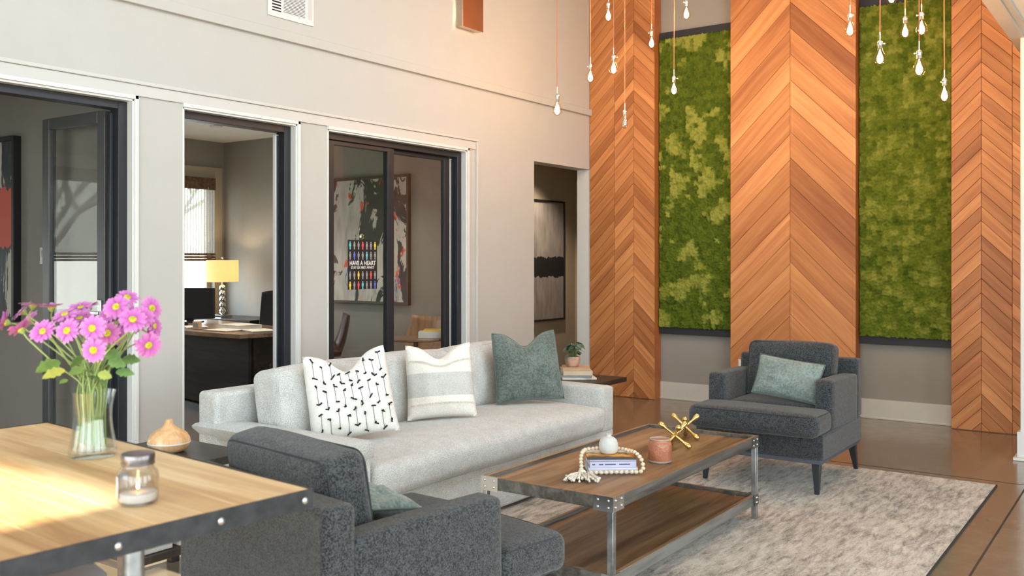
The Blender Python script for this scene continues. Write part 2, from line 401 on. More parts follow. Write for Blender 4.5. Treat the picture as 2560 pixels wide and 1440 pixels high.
# left wall mouldings
mb = MB(); mb.box(XL, XL + .030, YS, 8.19, 2.785, 2.85); struct(mb.build('trim_3', 'wall_paint', bevel=.003))
mb = MB(); mb.box(XL, XL + .012, YS, 6.17, HEAD + .02, 2.335); mb.box(XL, XL + .024, YS, 6.195, 2.335, 2.358); mb.box(XL, XL + .022, 6.172, 6.195, 0, 2.335)
struct(mb.build('trim_4', 'trim_paint', bevel=.003))
for k, (a, b) in enumerate((D1, D2, D3)):
    mb = MB()
    mb.box(XL - .148, XL + .004, b - .012, b, 0, HEAD); mb.box(XL - .002, XL + .016, b, b + .022, 0, HEAD + .022)
    mb.box(XL - .148, XL + .004, a, b, HEAD - .012, HEAD); mb.box(XL - .002, XL + .016, a, b + .022, HEAD, HEAD + .022)
    mb.box(XL - .148, XL + .004, a, a + .012, 0, HEAD)
    struct(mb.build('trim_%d' % (5 + k), 'white_trim', bevel=.002))
struct(B(XL - WT, XL + .002, D4[1] - .006, D4[1], 0, HEAD).build('trim_8', 'white_trim'))
# baseboards
for i, (x0, x1) in enumerate(((-4.02, -3.29), (-2.14, -1.44))):
    mb = MB(); mb.box(x0 - .04, x1 + .04, YB - .02, YB, 0, .165); mb.box(x0 - .04, x1 + .04, YB - .028, YB, 0, .016)
    struct(mb.build('baseboard_%s' % ('back', 'back.001')[i], 'baseboard_paint', bevel=.003))
mb = MB()
for a, b in ((YS, D1[0] - .03), (D1[1] + .03, D2[0] - .03), (D2[1] + .03, D3[0] - .03), (D3[1] + .03, D4[0])): mb.box(XL, XL + .015, a, b, 0, .14)
struct(mb.build('baseboard_left', 'trim_paint', bevel=.003))
# outer windows of the big room
def win_y(name, a, b, y, z0, z1):
    mb = MB()
    for q in (a, (a + b) / 2 - .02, b - .05): mb.box(q, q + .05, y, y + .06, z0, z1)
    mb.box(a, b, y, y + .06, z0, z0 + .05); mb.box(a, b, y, y + .06, z1 - .05, z1); o = struct(mb.build(name, 'white_trim')); 
    B(a + .03, b - .03, y + .028, y + .034, z0 + .03, z1 - .03).build('window_pane', 'pane_glass', o)
def win_x(name, a, b, x, z0, z1, mat='white_trim'):
    mb = MB()
    for q in (a, (a + b) / 2 - .02, b - .05): mb.box(x, x + .06, q, q + .05, z0, z1)
    mb.box(x, x + .06, a, b, z0, z0 + .05); mb.box(x, x + .06, a, b, z1 - .05, z1); o = struct(mb.build(name, mat)); 
    B(x + .028, x + .034, a + .03, b - .03, z0 + .03, z1 - .03).build('window_pane', 'pane_glass', o)
wi = 1
for a, b in NWIN:
    if (a, b) != NWIN[1]: win_y('window_%d' % wi, a, b, YS - .1, .3, 2.7); wi += 1
for a, b in EWIN: win_x('window_%d' % wi, a, b, XE + .05, .3, 2.7); wi += 1
for a, b in ADDED_CWIN: win_x('window_%d' % wi, a, b, -.84, 3.4, 4.6); wi += 1  # frames and panes of the added clerestory

# ------------------------------------------------------------------ chevron timber panels
def clip(poly, z0, z1):
    for lim, sg in ((z0, 1), (z1, -1)):
        out = []
        for i in range(len(poly)):
            a, b = poly[i], poly[(i + 1) % len(poly)]; ia, ib = sg * (a[1] - lim) >= 0, sg * (b[1] - lim) >= 0
            if ia: out.append(a)
            if ia != ib: t_ = (lim - a[1]) / (b[1] - a[1]); out.append((a[0] + (b[0] - a[0]) * t_, lim))
        poly = out
        if len(poly) < 3: return []
    return poly
def inset(poly, d):
    n = len(poly); c = (sum(p[0] for p in poly) / n, sum(p[1] for p in poly) / n)
    out = []
    for i in range(n):
        p0, p1, p2 = Vector(poly[i - 1]), Vector(poly[i]), Vector(poly[(i + 1) % n])
        e1 = (p1 - p0); e2 = (p2 - p1)
        if e1.length < 1e-5 or e2.length < 1e-5: out.append(tuple(p1)); continue
        n1 = Vector((-e1.y, e1.x)).normalized(); n2 = Vector((-e2.y, e2.x)).normalized(); b = n1 + n2
        if b.length < .2: out.append(tuple(p1)); continue
        b = b.normalized(); k = min(d / max(.35, b.dot(n1)), 2.2 * d); out.append(tuple(p1 + b * k))
    return out
def chevron(name, segs, pitch, yf, label, seed, z1=CEIL - .02):
    rnd = random.Random(seed); x0, x1 = segs[0][0], segs[-1][1]
    r = thing(name, label, 'wood panel', ((x0 + x1) / 2, YB - .01, 0), group='chevron timber wall panels')
    cx = (x0 + x1) / 2
    B(x0 - cx + .001, x1 - cx - .001, yf + .012 - (YB - .01), -.002, .0, z1).build('panel_core', 'cedar_side', r)
    mb = MB(); uv = []; tone = []
    for (a, b, dr, off) in segs:
        z = -3 + off
        while z < z1 + 1.5:
            p = pitch * 1.0
            if dr > 0: q = [(a, z), (b, z + (b - a)), (b, z + p + (b - a)), (a, z + p)]
            else: q = [(a, z + (b - a)), (b, z), (b, z + p), (a, z + p + (b - a))]
            z += p
            q = clip(q, .004, z1)
            if not q: continue
            tn = min(1, max(0, rnd.gauss(.5, .24))); ou, ov = rnd.uniform(0, 40), rnd.uniform(0, 40)
            qi = inset(q, .0022); n = len(q); vb = len(mb.v)
            vs = [(px - cx, yf - (YB - .01), pz) for px, pz in qi] + [(px - cx, yf + .009 - (YB - .01), pz) for px, pz in q]
            mb.v += vs; c45 = sqrt(.5)
            def uvp(i):
                x_, _, z_ = vs[i]; return ((x_ + dr * z_) * c45 + ou, (-dr * x_ + z_) * c45 + ov)
            fs = [tuple(range(n))] + [(i, (i + 1) % n, n + (i + 1) % n, n + i) for i in range(n)]
            for f_ in fs:
                mb.f.append(tuple(vb + i for i in f_)); tone.append(tn)
                for i in f_: uv.append(uvp(i))
    mb.build('chevron_boards', 'cedar', r, uv=uv, tone=tone)
    return r
YF = 8.05
chevron('chevron_wood_panel', [(-4.755, -4.472, 1, .05), (-4.472, -4.26, 1, .02), (-4.26, -4.036, -1, .235)], .113, YF, 'narrow chevron timber wall panel in the left corner beside the doorway', 3)
chevron('chevron_wood_panel', [(-3.27, -2.72, 1, .11), (-2.72, -2.16, -1, .12)], .228, YF, 'widest chevron timber wall panel, behind the armchair and between the two moss panels', 5)
chevron('chevron_wood_panel', [(-1.423, -1.207, 1, .03), (-1.207, -.991, -1, .03), (-.991, -.76, -1, .06)], .113, YF, 'chevron timber wall panel at the right edge, beside the white column', 8)

# ------------------------------------------------------------------ moss panels
t = NT('moss'); at_ = t.node('ShaderNodeAttribute', attribute_name='tone'); v = t.coords()
nn = t.noise(v, 130, 3, .7)
f = t.math('ADD', t.math('MULTIPLY', at_.outputs['Fac'], .8), t.math('MULTIPLY', nn, .34))
t.base(t.ramp(f, [(.16, (.014, .022, .004, 1)), (.42, (.050, .085, .009, 1)), (.68, (.125, .165, .018, 1)), (.98, (.29, .31, .06, 1))])); t.set(.95, 0, .1)
t.bump(nn, .6, .008); MT['moss'] = t.m
plain('moss_frame', (.018, .019, .027, 1), .6)
def moss_panel(name, x0, x1, z0, z1, label, seed, patch):
    rnd = random.Random(seed); r = thing(name, label, 'moss panel', ((x0 + x1) / 2, YB - .001, z0), group='framed moss wall panels')
    hw = (x1 - x0) / 2; H = z1 - z0; mb = MB()
    mb.box(-hw, hw, -.05, 0, 0, .075); mb.box(-hw, hw, -.05, 0, H - .075, H); mb.box(-hw, -hw + .02, -.05, 0, .075, H - .075); mb.box(hw - .02, hw, -.05, 0, .075, H - .075)
    mb.box(-hw + .02, hw - .02, -.02, 0, .075, H - .075); mb.build('frame', 'moss_frame', r)
    cs = .0078; nx = int((2 * hw - .008) / cs); nz = int((H - .13) / cs)
    from mathutils import noise
    bl = .042; blocks = {}
    def block(i, j):
        k = (i, j)
        if k not in blocks:
            p = noise.noise(Vector((i * .27 * patch, j * .23 * patch, seed * 3.1))) + .35 * noise.noise(Vector((i * .8, j * .8, seed)))
            blocks[k] = (p, rnd.random())
        return blocks[k]
    tall = MB(); vs = []; tn = []
    zb = .065
    for j in range(nz + 1):
        for i in range(nx + 1):
            x = -hw + .004 + i * cs; z = zb + j * cs
            jx = noise.noise(Vector((x * 60, z * 60, 1 + seed))) * .020; jz = noise.noise(Vector((x * 60, z * 60, 7 + seed))) * .020
            bp, br = block(int((x + jx + 9) / bl), int((z + jz + 9) / bl))
            n1 = noise.cell(Vector((x * 0, 0, 0)))
            d1 = noise.voronoi(Vector((x * 62, z * 62, seed)))[0][0]
            n2 = noise.noise(Vector((x * 150, z * 150, seed)))
            edge = (j < 2 or j > nz - 2)
            lift = .030 + (.008 if bp > .19 else 0) + br * .004 + (1 - d1) * .020 + n2 * .012
            if edge: z += n2 * .012 + (noise.noise(Vector((x * 45, 3, seed)))) * .014
            vs.append((x + n2 * .002, -.022 - lift, z))
            base = .24 + .22 * br + (.40 if bp > .19 else 0) * (.7 + .5 * br) + (.1 if bp > .30 else 0)
            if patch > 1.2: base = .40 + .34 * max(-.4, bp + .15) + .26 * br * br + .10 * noise.noise(Vector((x * 6, z * 22, 5)))
            tn.append(base + (1 - d1) * .24 + n2 * .14 + (br - .5) * .0)
    q = nx + 1; fs = [(j * q + i, j * q + i + 1, (j + 1) * q + i + 1, (j + 1) * q + i) for j in range(nz) for i in range(nx)]
    mb = MB(); mb.v = vs; mb.f = fs; tone = [(tn[a] + tn[b] + tn[c] + tn[d]) / 4 for a, b, c, d in fs]
    # skirt back to the frame
    rim = [i for i in range(q)] + [j * q + nx for j in range(1, nz + 1)] + [nz * q + i for i in range(nx - 1, -1, -1)] + [j * q for j in range(nz - 1, 0, -1)]
    b0 = len(mb.v); mb.v += [(vs[i][0], -.02, vs[i][2]) for i in rim]
    for k in range(len(rim)): mb.f.append((rim[k], b0 + k, b0 + (k + 1) % len(rim), rim[(k + 1) % len(rim)])); tone.append(.2)
    me = bpy.data.meshes.new('moss'); me.from_pydata(mb.v, [], mb.f); A = me.attributes.new('tone', 'FLOAT', 'FACE'); A.data.foreach_set('value', tone)
    me.materials.append(MT['moss']); me.shade_smooth(); o = bpy.data.objects.new('moss', me); COL.objects.link(o); o.parent = r; o['kind'] = 'stuff'
    return r
moss_panel('moss_panel', -4.032, -3.274, .63, 3.535, 'left green moss panel in a thin black frame, with square pale patches', 2, 1.0)
moss_panel('moss_panel', -2.158, -1.425, .633, 3.555, 'right green moss panel in a thin black frame, behind the hanging bulbs', 9, 1.6)

# ------------------------------------------------------------------ offices behind the left wall
OX, OY, OC = -8.63, 6.6, 2.65
struct(B(OX - .15, XL - WT, -1.2, 11.2, -.1, .0005).build('floor_office', 'office_carpet'))
struct(B(OX - .15, XL - WT, -1.2, OY, OC, OC + .1).build('ceiling_office', 'ceiling_paint'))
OWIN = [(.35, 1.75, .75, 2.24), (3.9, 6.46, .75, 2.24)]
wall_x('wall_office', OX - .15, OX, -1.2, OY, OC, [(a, b, c, d) for a, b, c, d in OWIN], 'taupe_paint')
for k, (a, b, c, d) in enumerate(OWIN): portal((OX - .2, (a + b) / 2, (c + d) / 2), (pi / 2, 0, -pi / 2), b - a, d - c)
struct(B(OX, XL - WT, 3.115, 3.235, 0, OC).build('wall_partition', 'taupe_paint'))
struct(B(OX, XL - WT, OY, OY + .12, 0, OC).build('wall_partition.001', 'taupe_paint'))
struct(B(OX, XL - WT, -1.2, -1.08, 0, OC).build('wall_partition.002', 'taupe_paint'))
# hall past the corner doorway
HX = -6.2
struct(B(HX - .1, HX, OY + .12, 11.2, 0, OC).build('wall_hall', 'tan_paint'))
struct(B(HX, XL - WT, 11.1, 11.2, 0, OC).build('wall_hall.001', 'tan_paint'))
struct(B(XL - WT, XL - WT + .1, YB + .15, 11.2, 0, OC).build('wall_hall.002', 'tan_paint'))
struct(B(HX - .1, XL - WT, OY + .12, 11.2, OC, OC + .1).build('ceiling_hall', 'ceiling_paint'))
mb = MB(); mb.box(HX, HX + .03, 10.135, 10.18, 0, 2.35); mb.box(HX, HX + .03, 10.18, 11.1, 2.27, 2.35); mb.box(HX, HX + .012, 10.18, 11.1, 0, 2.27)
struct(mb.build('door_3', 'tan_paint'))
def lit_disc(loc, label, e=30):
    r = thing('ceiling_downlight', label, 'light', loc)
    MB().lathe([(.045, -.002), (.062, -.006), (.062, 0), (.045, 0), (.045, -.002)], 24).build('trim_ring', 'white_trim', r)
    MB().lathe([(0, -.0012), (.044, -.0012), (.044, 0), (0, 0)], 24).build('lamp_lens', 'lens_glow', r)
    d = bpy.data.lights.new('downlight', 'SPOT'); d.energy = e; d.color = (1, .80, .58); d.spot_size = rad(110); d.spot_blend = .7; d.shadow_soft_size = .05
    o = bpy.data.objects.new('downlight', d); COL.objects.link(o); o.location = (0, 0, -.02); o.parent = r
    return r
emit('lens_glow', (1, .86, .7, 1), 14)
lit_disc((-7.6, 5.72, OC), 'round recessed ceiling light glowing in the office with the desk lamp')
lit_disc((-5.7, 9.0, OC), 'unseen round ceiling light added to brighten the hallway with the painting', 90)  # out of view, added so the hall gets brighter

# office windows with casings and woven blinds
t = NT('woven_shade'); v = t.coords('Object', (1, 1, 1)); wv = t.node('ShaderNodeTexWave'); wv.bands_direction = 'Z'; wv.inputs['Scale'].default_value = 26; wv.inputs['Distortion'].default_value = 1.2
t.link(v, wv.inputs[0]); wy = t.node('ShaderNodeTexWave'); wy.bands_direction = 'Y'; wy.inputs['Scale'].default_value = 9; wy.inputs['Distortion'].default_value = .6; t.link(v, wy.inputs[0])
c = t.mix(t.math('MULTIPLY', wv.outputs['Fac'], .6), (.16, .105, .06, 1), (.40, .31, .22, 1)); t.base(c); t.set(.9)
tr = t.node('ShaderNodeBsdfTransparent'); mx = t.node('ShaderNodeMixShader'); tl = t.node('ShaderNodeBsdfTranslucent'); tl.inputs[0].default_value = (.6, .55, .48, 1)
m1 = t.node('ShaderNodeMixShader'); m1.inputs[0].default_value = .35; t.link(t.b.outputs[0], m1.inputs[1]); t.link(tl.outputs[0], m1.inputs[2])
op = t.math('ADD', t.math('MULTIPLY', wv.outputs['Fac'], .35), t.math('MULTIPLY', wy.outputs['Fac'], .45))
t.link(t.math('MINIMUM', t.math('ADD', op, .25), 1.0), mx.inputs[0]); t.link(tr.outputs[0], mx.inputs[1]); t.link(m1.outputs[0], mx.inputs[2]); t.link(mx.outputs[0], t.out.inputs[0]); MT['woven_shade'] = t.m
plain('blind_brown', (.16, .10, .06, 1), .9, noise=.3, nscale=30)
for k, (a, b, c, d) in enumerate(OWIN):
    mb = MB(); x = OX - .1
    mb.box(x, x + .05, a, a + .05, c, d); mb.box(x, x + .05, b - .05, b, c, d); mb.box(x, x + .05, a, b, c, c + .05); mb.box(x, x + .05, a, b, d - .05, d); mb.box(x, x + .05, (a + b) / 2 - .02, (a + b) / 2 + .02, c, d)
    mb.box(OX, OX + .022, a - .10, a, c - .1, d + .12); mb.box(OX, OX + .022, b, b + .10, c - .1, d + .12); mb.box(OX, OX + .022, a, b, d, d + .12); mb.box(OX, OX + .022, a, b, c - .1, c); mb.box(OX, OX + .05, a - .1, b + .1, c - .02, c)
    o = struct(mb.build('window_%d' % (20 + k), 'tan_paint' if k else 'trim_paint', bevel=.002))
    B(x + .02, x + .026, a + .04, b - .04, c + .04, d - .04).build('window_pane', 'pane_glass', o)
    zb = 1.33
    r = thing('woven_blind', ('woven brown roman blind on the window reflected in the open glass door', 'woven brown roman blind half lowered over the window beside the desk lamp')[k], 'blind', (OX + .04, (a + b) / 2, d), group='woven office blinds')
    h = (b - a) / 2 - .01
    B(-.012, .012, -h, h, -.13, 0).build('valance', 'blind_brown', r)
    B(-.006, -.003, -h, h, zb - d + .08, -.12).build('shade', 'woven_shade', r)
    mb = MB()
    for q in range(3): mb.box(-.012, .014 - q * .003, -h, h, zb - d + .03 * q, zb - d + .03 * q + .026)
    mb.build('folded_hem', 'blind_brown', r)
    MB().tube([(.02, h - .1, -.1), (.02, h - .1, -.7)], .002, 5).build('pull_cord', 'white_trim', r)

# trees and ground seen through the office windows
struct(B(-30, OX - .16, -14, 24, -.45, -.35).build('floor_outside', plain('ground_pale', (.50, .47, .42, 1), .9, noise=.1)))
plain('bark', (.11, .085, .07, 1), .9, noise=.2, nscale=20); plain('leaf_green', (.12, .22, .05, 1), .7, noise=.3, nscale=3)
def tree(loc, h, label, seed, leaves=260, spread=1.2):
    rnd = random.Random(seed); r = thing('garden_tree', label, 'tree', loc, group='trees outside the office windows'); mb = MB(); tips = []
    def br(p, d, l, rad_, dep):
        q = p + d * l; mid = (p + q) / 2 + Vector((rnd.uniform(-.05, .05), rnd.uniform(-.05, .05), 0)) * l
        mb.tube([p, mid, q], [rad_, rad_ * .8, rad_ * .62], 6); tips.append(q)
        if dep:
            for _ in range(3): br(q, (d + Vector((rnd.uniform(-.8, .8), rnd.uniform(-.8, .8), rnd.uniform(-.2, .6)))).normalized(), l * .66, rad_ * .6, dep - 1)
    br(Vector((0, 0, 0)), Vector((0, 0, 1)), h * .35, .09, 4); mb.build('trunk', 'bark', r)
    lf = MB()
    for _ in range(leaves):
        p = rnd.choice(tips[4:]) + Vector((rnd.gauss(0, .2), rnd.gauss(0, .2), rnd.gauss(0, .2))); a = Vector((rnd.uniform(-1, 1), rnd.uniform(-1, 1), rnd.uniform(-1, 1))).normalized() * .06; b = a.orthogonal().normalized() * .03
        lf.add([p - a, p + b, p + a, p - b], [(0, 1, 2, 3)])
    o = lf.build('foliage', 'leaf_green', r); o['kind'] = 'stuff'
tree((-12.2, 7.6, -.35), 4.2, 'bare branched tree outside the window behind the desk lamp', 4, 150)
tree((-11.6, -.4, -.35), 4.4, 'leafy tree outside the window mirrored in the open glass door', 6, 700)

# ------------------------------------------------------------------ black door frames and sliding glass
def frame_only(name, a, b, label, extra=None):
    r = thing(name, label, 'door frame', (XL - .09, (a + b) / 2, 0)); h = (b - a) / 2 - .0125
    mb = MB(); mb.box(-.035, .045, h - .055, h, 0, HEAD - .013); mb.box(-.02, .0, h - .075, h - .055, 0, HEAD - .075)
    mb.build('jamb_post', 'dark_frame', r, bevel=.003)
    B(-.035, .045, -h, -h + .03, 0, HEAD - .013).build('jamb_post', 'dark_frame', r, bevel=.003)
    mb = MB(); mb.box(-.035, .045, -h + .03, h - .055, HEAD - .058, HEAD - .013); mb.build('header', 'dark_frame', r, bevel=.003)
    return r, h
r, h = frame_only('door_frame', *D1, 'black metal frame of the leftmost doorway, with the glass door swung inwards')
r2, h2 = frame_only('door_frame', *D2, 'black metal frame of the middle doorway, onto the office with the desk')
r3, h3 = frame_only('door_frame', *D3, 'black metal frame around the sliding glass doors with the poster')
for rr, hh in ((r2, h2), (r3, h3)):
    B(-.034, -.010, hh - .085, hh - .057, 0, HEAD - .07).build('weather_strip', 'white_trim', rr)
# swung glass leaf of door 1 (its hinge edge at the jamb, opened into the office)
r = thing('glass_door_leaf', 'open black-framed glass door swung into the leftmost office', 'door', (-4.912, 2.965, 0), rotz=rad(1.5))
mb = MB(); LW = .64
mb.box(-LW, -LW + .072, -.022, .022, .02, 2.19); mb.box(-.072, 0, -.022, .022, .02, 2.19); mb.box(-LW + .072, -.072, -.022, .022, .02, .12); mb.box(-LW + .072, -.072, -.022, .022, 2.125, 2.19)
mb.build('door_frame_rails', 'frame_gray', r, bevel=.004)
B(-LW + .065, -.065, -.004, .004, .115, 2.13).build('glass_pane', 'door_glass', r)
mb = MB(); mb.box(-.052, -.016, -.034, -.022, .98, 1.12); mb.box(-.10, -.022, -.05, -.038, 1.035, 1.055); mb.box(-.04, -.028, -.04, -.03, 1.035, 1.055); mb.build('door_handle', 'bright_steel', r, bevel=.003)
# sliding doors in opening 3
def slider(name, y0, y1, x, label):
    r = thing(name, label, 'door', (x, (y0 + y1) / 2, 0)); h = (y1 - y0) / 2; s_ = .068
    mb = MB(); mb.box(-.017, .017, -h, -h + s_, .015, 2.188); mb.box(-.017, .017, h - s_, h, .015, 2.188); mb.box(-.017, .017, -h + s_, h - s_, .015, .09); mb.box(-.017, .017, -h + s_, h - s_, 2.158, 2.188)
    mb.build('door_stiles', 'dark_frame', r, bevel=.003)
    B(-.004, .004, -h + s_ - .005, h - s_ + .005, .085, 2.162).build('glass_pane', 'door_glass', r); return r
slider('sliding_glass_door', 4.548, 5.238, XL - .072, 'black-framed sliding glass door on the left, behind the gray sofa, with the poster on its pane')
slider('sliding_glass_door', 5.195, 5.952, XL - .1128, 'black-framed sliding glass door on the right, in front of the round side table')

# poster on the glass
px_, r = XL - .066, thing('hanging_poster', 'small black HAVE A HEART poster of coloured figures on the sliding glass door', 'poster', (XL - .0676, 4.912, 1.31))
PW, PH = .150, .180
B(0, .002, -PW, PW, -PH, PH).build('poster_sheet', plain('poster_black', (.012, .012, .014, 1), .5), r)
cols = {'c': (.12, .55, .62, 1), 'g': (.30, .30, .31, 1), 'r': (.85, .08, .10, 1), 'y': (.85, .62, .04, 1), 'b': (.10, .16, .70, 1)}
for k_, c_ in cols.items(): plain('figure_' + k_, c_, .6, noise=0)
rows = [('cggrggy', .140), ('gbggcgg', .066), ('ggyggrg', -.077), ('ygrcggb', -.150)]
def figure(mb, y, z, s=1.0):
    n = 10; a0 = [(.0028, y + .0068 * cos(2 * pi * k / n) * s, z + .024 * s + .0068 * sin(2 * pi * k / n) * s) for k in range(n)]
    mb.add(a0, [tuple(range(n))])
    q = [(-.010, .016), (.010, .016), (.010, -.008), (.006, -.008), (.006, -.031), (-.006, -.031), (-.006, -.008), (-.010, -.008)]
    mb.add([(.0028, y + a * s, z + b * s) for a, b in q], [tuple(range(8))])
for row, z in rows:
    for i, ch in enumerate(row):
        mb = MB(); figure(mb, -.128 + i * .0427, z, .95); mb.build('printed_figure', 'figure_' + ch, r)
def text_mesh(name, s, size, mat, M, parent, bold=.0, sx=1, ext=0):
    c = bpy.data.curves.new(name, 'FONT'); c.body = s; c.size = size; c.align_x = 'CENTER'; c.align_y = 'CENTER'; c.offset = bold; c.extrude = ext; c.resolution_u = 3
    o = bpy.data.objects.new(name, c); COL.objects.link(o); bpy.context.view_layer.update()
    me = bpy.data.meshes.new_from_object(o.evaluated_get(bpy.context.evaluated_depsgraph_get())); bpy.data.objects.remove(o); bpy.data.curves.remove(c)
    me.transform(M @ Matrix.Diagonal((sx, 1, 1, 1))); me.materials.clear(); me.materials.append(MT[mat]); me.name = name
    o = bpy.data.objects.new(name, me); COL.objects.link(o); o.parent = parent; return o
MY = Matrix(((0, 0, 1, .0032), (1, 0, 0, 0), (0, 1, 0, 0), (0, 0, 0, 1)))     # text reading along +y, facing +x
text_mesh('lettering', 'HAVE A HEART', .046, 'white_trim', Matrix.Translation((0, 0, .010)) @ MY, r, .0012, .86)
text_mesh('lettering', 'STAY SIX FEET APART!', .026, 'white_trim', Matrix.Translation((0, 0, -.022)) @ MY, r, .0008, .92)
MB().lathe([(0, .004), (.012, .004), (.022, 0), (0, 0)], 20, Matrix.Translation((0, -.005, PH + .025)) @ Matrix.Rotation(pi / 2, 4, 'Y')).build('suction_hook', 'chrome', r)

# ------------------------------------------------------------------ framed paintings (abstract, procedural)
def art_mat(name, bg, darkc, seed, accents=(), thr=.5, sc=(2.4, 1.1), band=None):
    t = NT(name); v = t.coords('Object', (sc[0], 1, sc[1]), loc=(seed, 0, seed * 1.7)); vo = t.coords('Object')
    n1 = t.noise(v, 1.5, 6, .62, .9); n2 = t.noise(t.coords('Object', (5, 1, 1.2), loc=(seed, 2, 3)), 3, 4)
    c = t.ramp(n2, [(.3, bg[0]), (.7, bg[1])])
    for k, (col, lo, hi, s2) in enumerate(accents):
        na = t.noise(t.coords('Object', (s2 * 1.6, 1, s2), loc=(seed * 2 + k * 5, 1, k * 3)), 2.2, 3, .5, .4)
        c = t.mix(t.ramp(na, [(lo, (0, 0, 0)), (lo + .012, (1, 1, 1)), (hi, (1, 1, 1)), (hi + .012, (0, 0, 0))]), c, col)
    c = t.mix(t.ramp(n1, [(thr, (0, 0, 0)), (thr + .012, (1, 1, 1))]), c, darkc)
    if accents:
        col = accents[0][0]; na = t.noise(t.coords('Object', (4.5, 1, 2.2), loc=(seed + 9, 1, 4)), 2.0, 2, .4)
        c = t.mix(t.ramp(na, [(.70, (0, 0, 0)), (.71, (1, 1, 1))]), c, col)
    if band:
        sp = t.node('ShaderNodeSeparateXYZ'); t.link(vo, sp.inputs[0])
        zz = t.math('ADD', sp.outputs['Z'], t.math('MULTIPLY', t.noise(t.coords('Object', (6, 1, 1)), 3, 4), .12))
        for lo, hi, col in band:
            m_ = t.math('MULTIPLY', t.math('GREATER_THAN', zz, lo), t.math('LESS_THAN', zz, hi)); c = t.mix(m_, c, col)
    t.base(c); t.set(.55); MT[name] = t.m
art_mat('abstract_color', ((.42, .40, .36, 1), (.68, .66, .60, 1)), (.018, .017, .018, 1), 3.1, (((.80, .10, .05, 1), .64, .70, 1.3), ((.75, .42, .06, 1), .36, .375, 1.5), ((.06, .16, .50, 1), .315, .335, 1.4)), .53)
art_mat('abstract_red', ((.02, .025, .03, 1), (.09, .10, .11, 1)), (.62, .60, .50, 1), 7.7, (), .52, (5, .9), band=[(-.06, .33, (.74, .13, .08, 1))])
art_mat('abstract_gray', ((.20, .18, .18, 1), (.34, .31, .30, 1)), (.02, .02, .022, 1), 5.3, (), .72, (2, 3), band=[(-.14, .10, (.015, .015, .016, 1)), (-.80, -.66, (.015, .015, .016, 1))])
def painting(name, label, loc, rotz, w_, h_, mat, frame, fw=.022, dep=.04, extra=None):
    r = thing(name, label, 'painting', loc, rotz); a, b = w_ / 2, h_ / 2; mb = MB()
    mb.box(-a, -a + fw, -dep, 0, -b, b); mb.box(a - fw, a, -dep, 0, -b, b); mb.box(-a + fw, a - fw, -dep, 0, -b, -b + fw); mb.box(-a + fw, a - fw, -dep, 0, b - fw, b)
    mb.build('picture_frame', frame, r, bevel=.002); B(-a + fw, a - fw, -dep * .6, -.002, -b + fw, b - fw).build('canvas', mat, r); return r
plain('frame_brown', (.05, .022, .014, 1), .45)
painting('abstract_painting', 'large abstract painting of black, cream and red paint behind the sliding glass doors', (-6.63, OY - .002, 1.535), 0, 1.56, 1.24, 'abstract_color', 'frame_brown', .026)
painting('abstract_painting', 'abstract painting with a red patch in a deep black frame, in the leftmost office', (-6.75, 3.113, 1.55), 0, 1.16, 1.22, 'abstract_red', 'black', .03, .05)
painting('abstract_painting', 'tall gray and black abstract painting on the hallway wall seen through the corner doorway', (HX + .002, 9.34, 1.335), pi / 2, .98, 1.46, 'abstract_gray', 'black', .018)
r = thing('wall_thermostat', 'small white wall thermostat beside the painting in the leftmost office', 'thermostat', (-5.86, 3.114, 1.372))
B(-.045, .045, -.018, 0, -.055, .055).build('thermostat_body', 'white_trim', r, bevel=.004); B(-.02, .03, -.0195, -.017, -.005, .035).build('display', 'pewter', r)

# ------------------------------------------------------------------ rug
r = thing('area_rug', 'large ivory and taupe streaked rug under the coffee table and armchairs', 'rug', (-2.0825, 4.33, 0))
B(-1.2375, 1.2375, -1.835, 1.835, .0012, .010).build('rug_pile', 'rug_wool', r, bevel=.003)
mb = MB(); mb.box(-1.2445, -1.2375, -1.842, 1.842, .0012, .009); mb.box(1.2375, 1.2445, -1.842, 1.842, .0012, .009); mb.box(-1.2375, 1.2375, 1.835, 1.842, .0012, .009); mb.box(-1.2375, 1.2375, -1.842, -1.835, .0012, .009)
mb.build('rug_binding', 'rug_edge', r)

# ------------------------------------------------------------------ gray sofa
SOFA = r = thing('sofa', 'long light gray sofa with three back cushions along the left wall', 'sofa', (-3.4, 4.0, .0105))
def L(x, y, z): return (x + 3.4, y - 4.0, z - .0105)
def lbox(x0, x1, y0, y1, z0, z1): return B(x0 + 3.4, x1 + 3.4, y0 - 4, y1 - 4, z0 - .0105, z1 - .0105)
lbox(-3.90, -2.895, 2.83, 5.20, .03, .272).build('base', 'sofa_fabric', r, bevel=.012, bseg=3)
lbox(-3.92, -3.77, 2.84, 5.195, .27, .70).build('back_frame', 'sofa_fabric', r, bevel=.022, bseg=3)
MB().add([], [])
# right arm: plain block
puff(1.02, .147, .545 - .26, .022, (.0, .002, .004), 10, Matrix.Translation(L(-3.40, 5.1265, .4045))).build('arm', 'sofa_fabric', r, smooth=60)
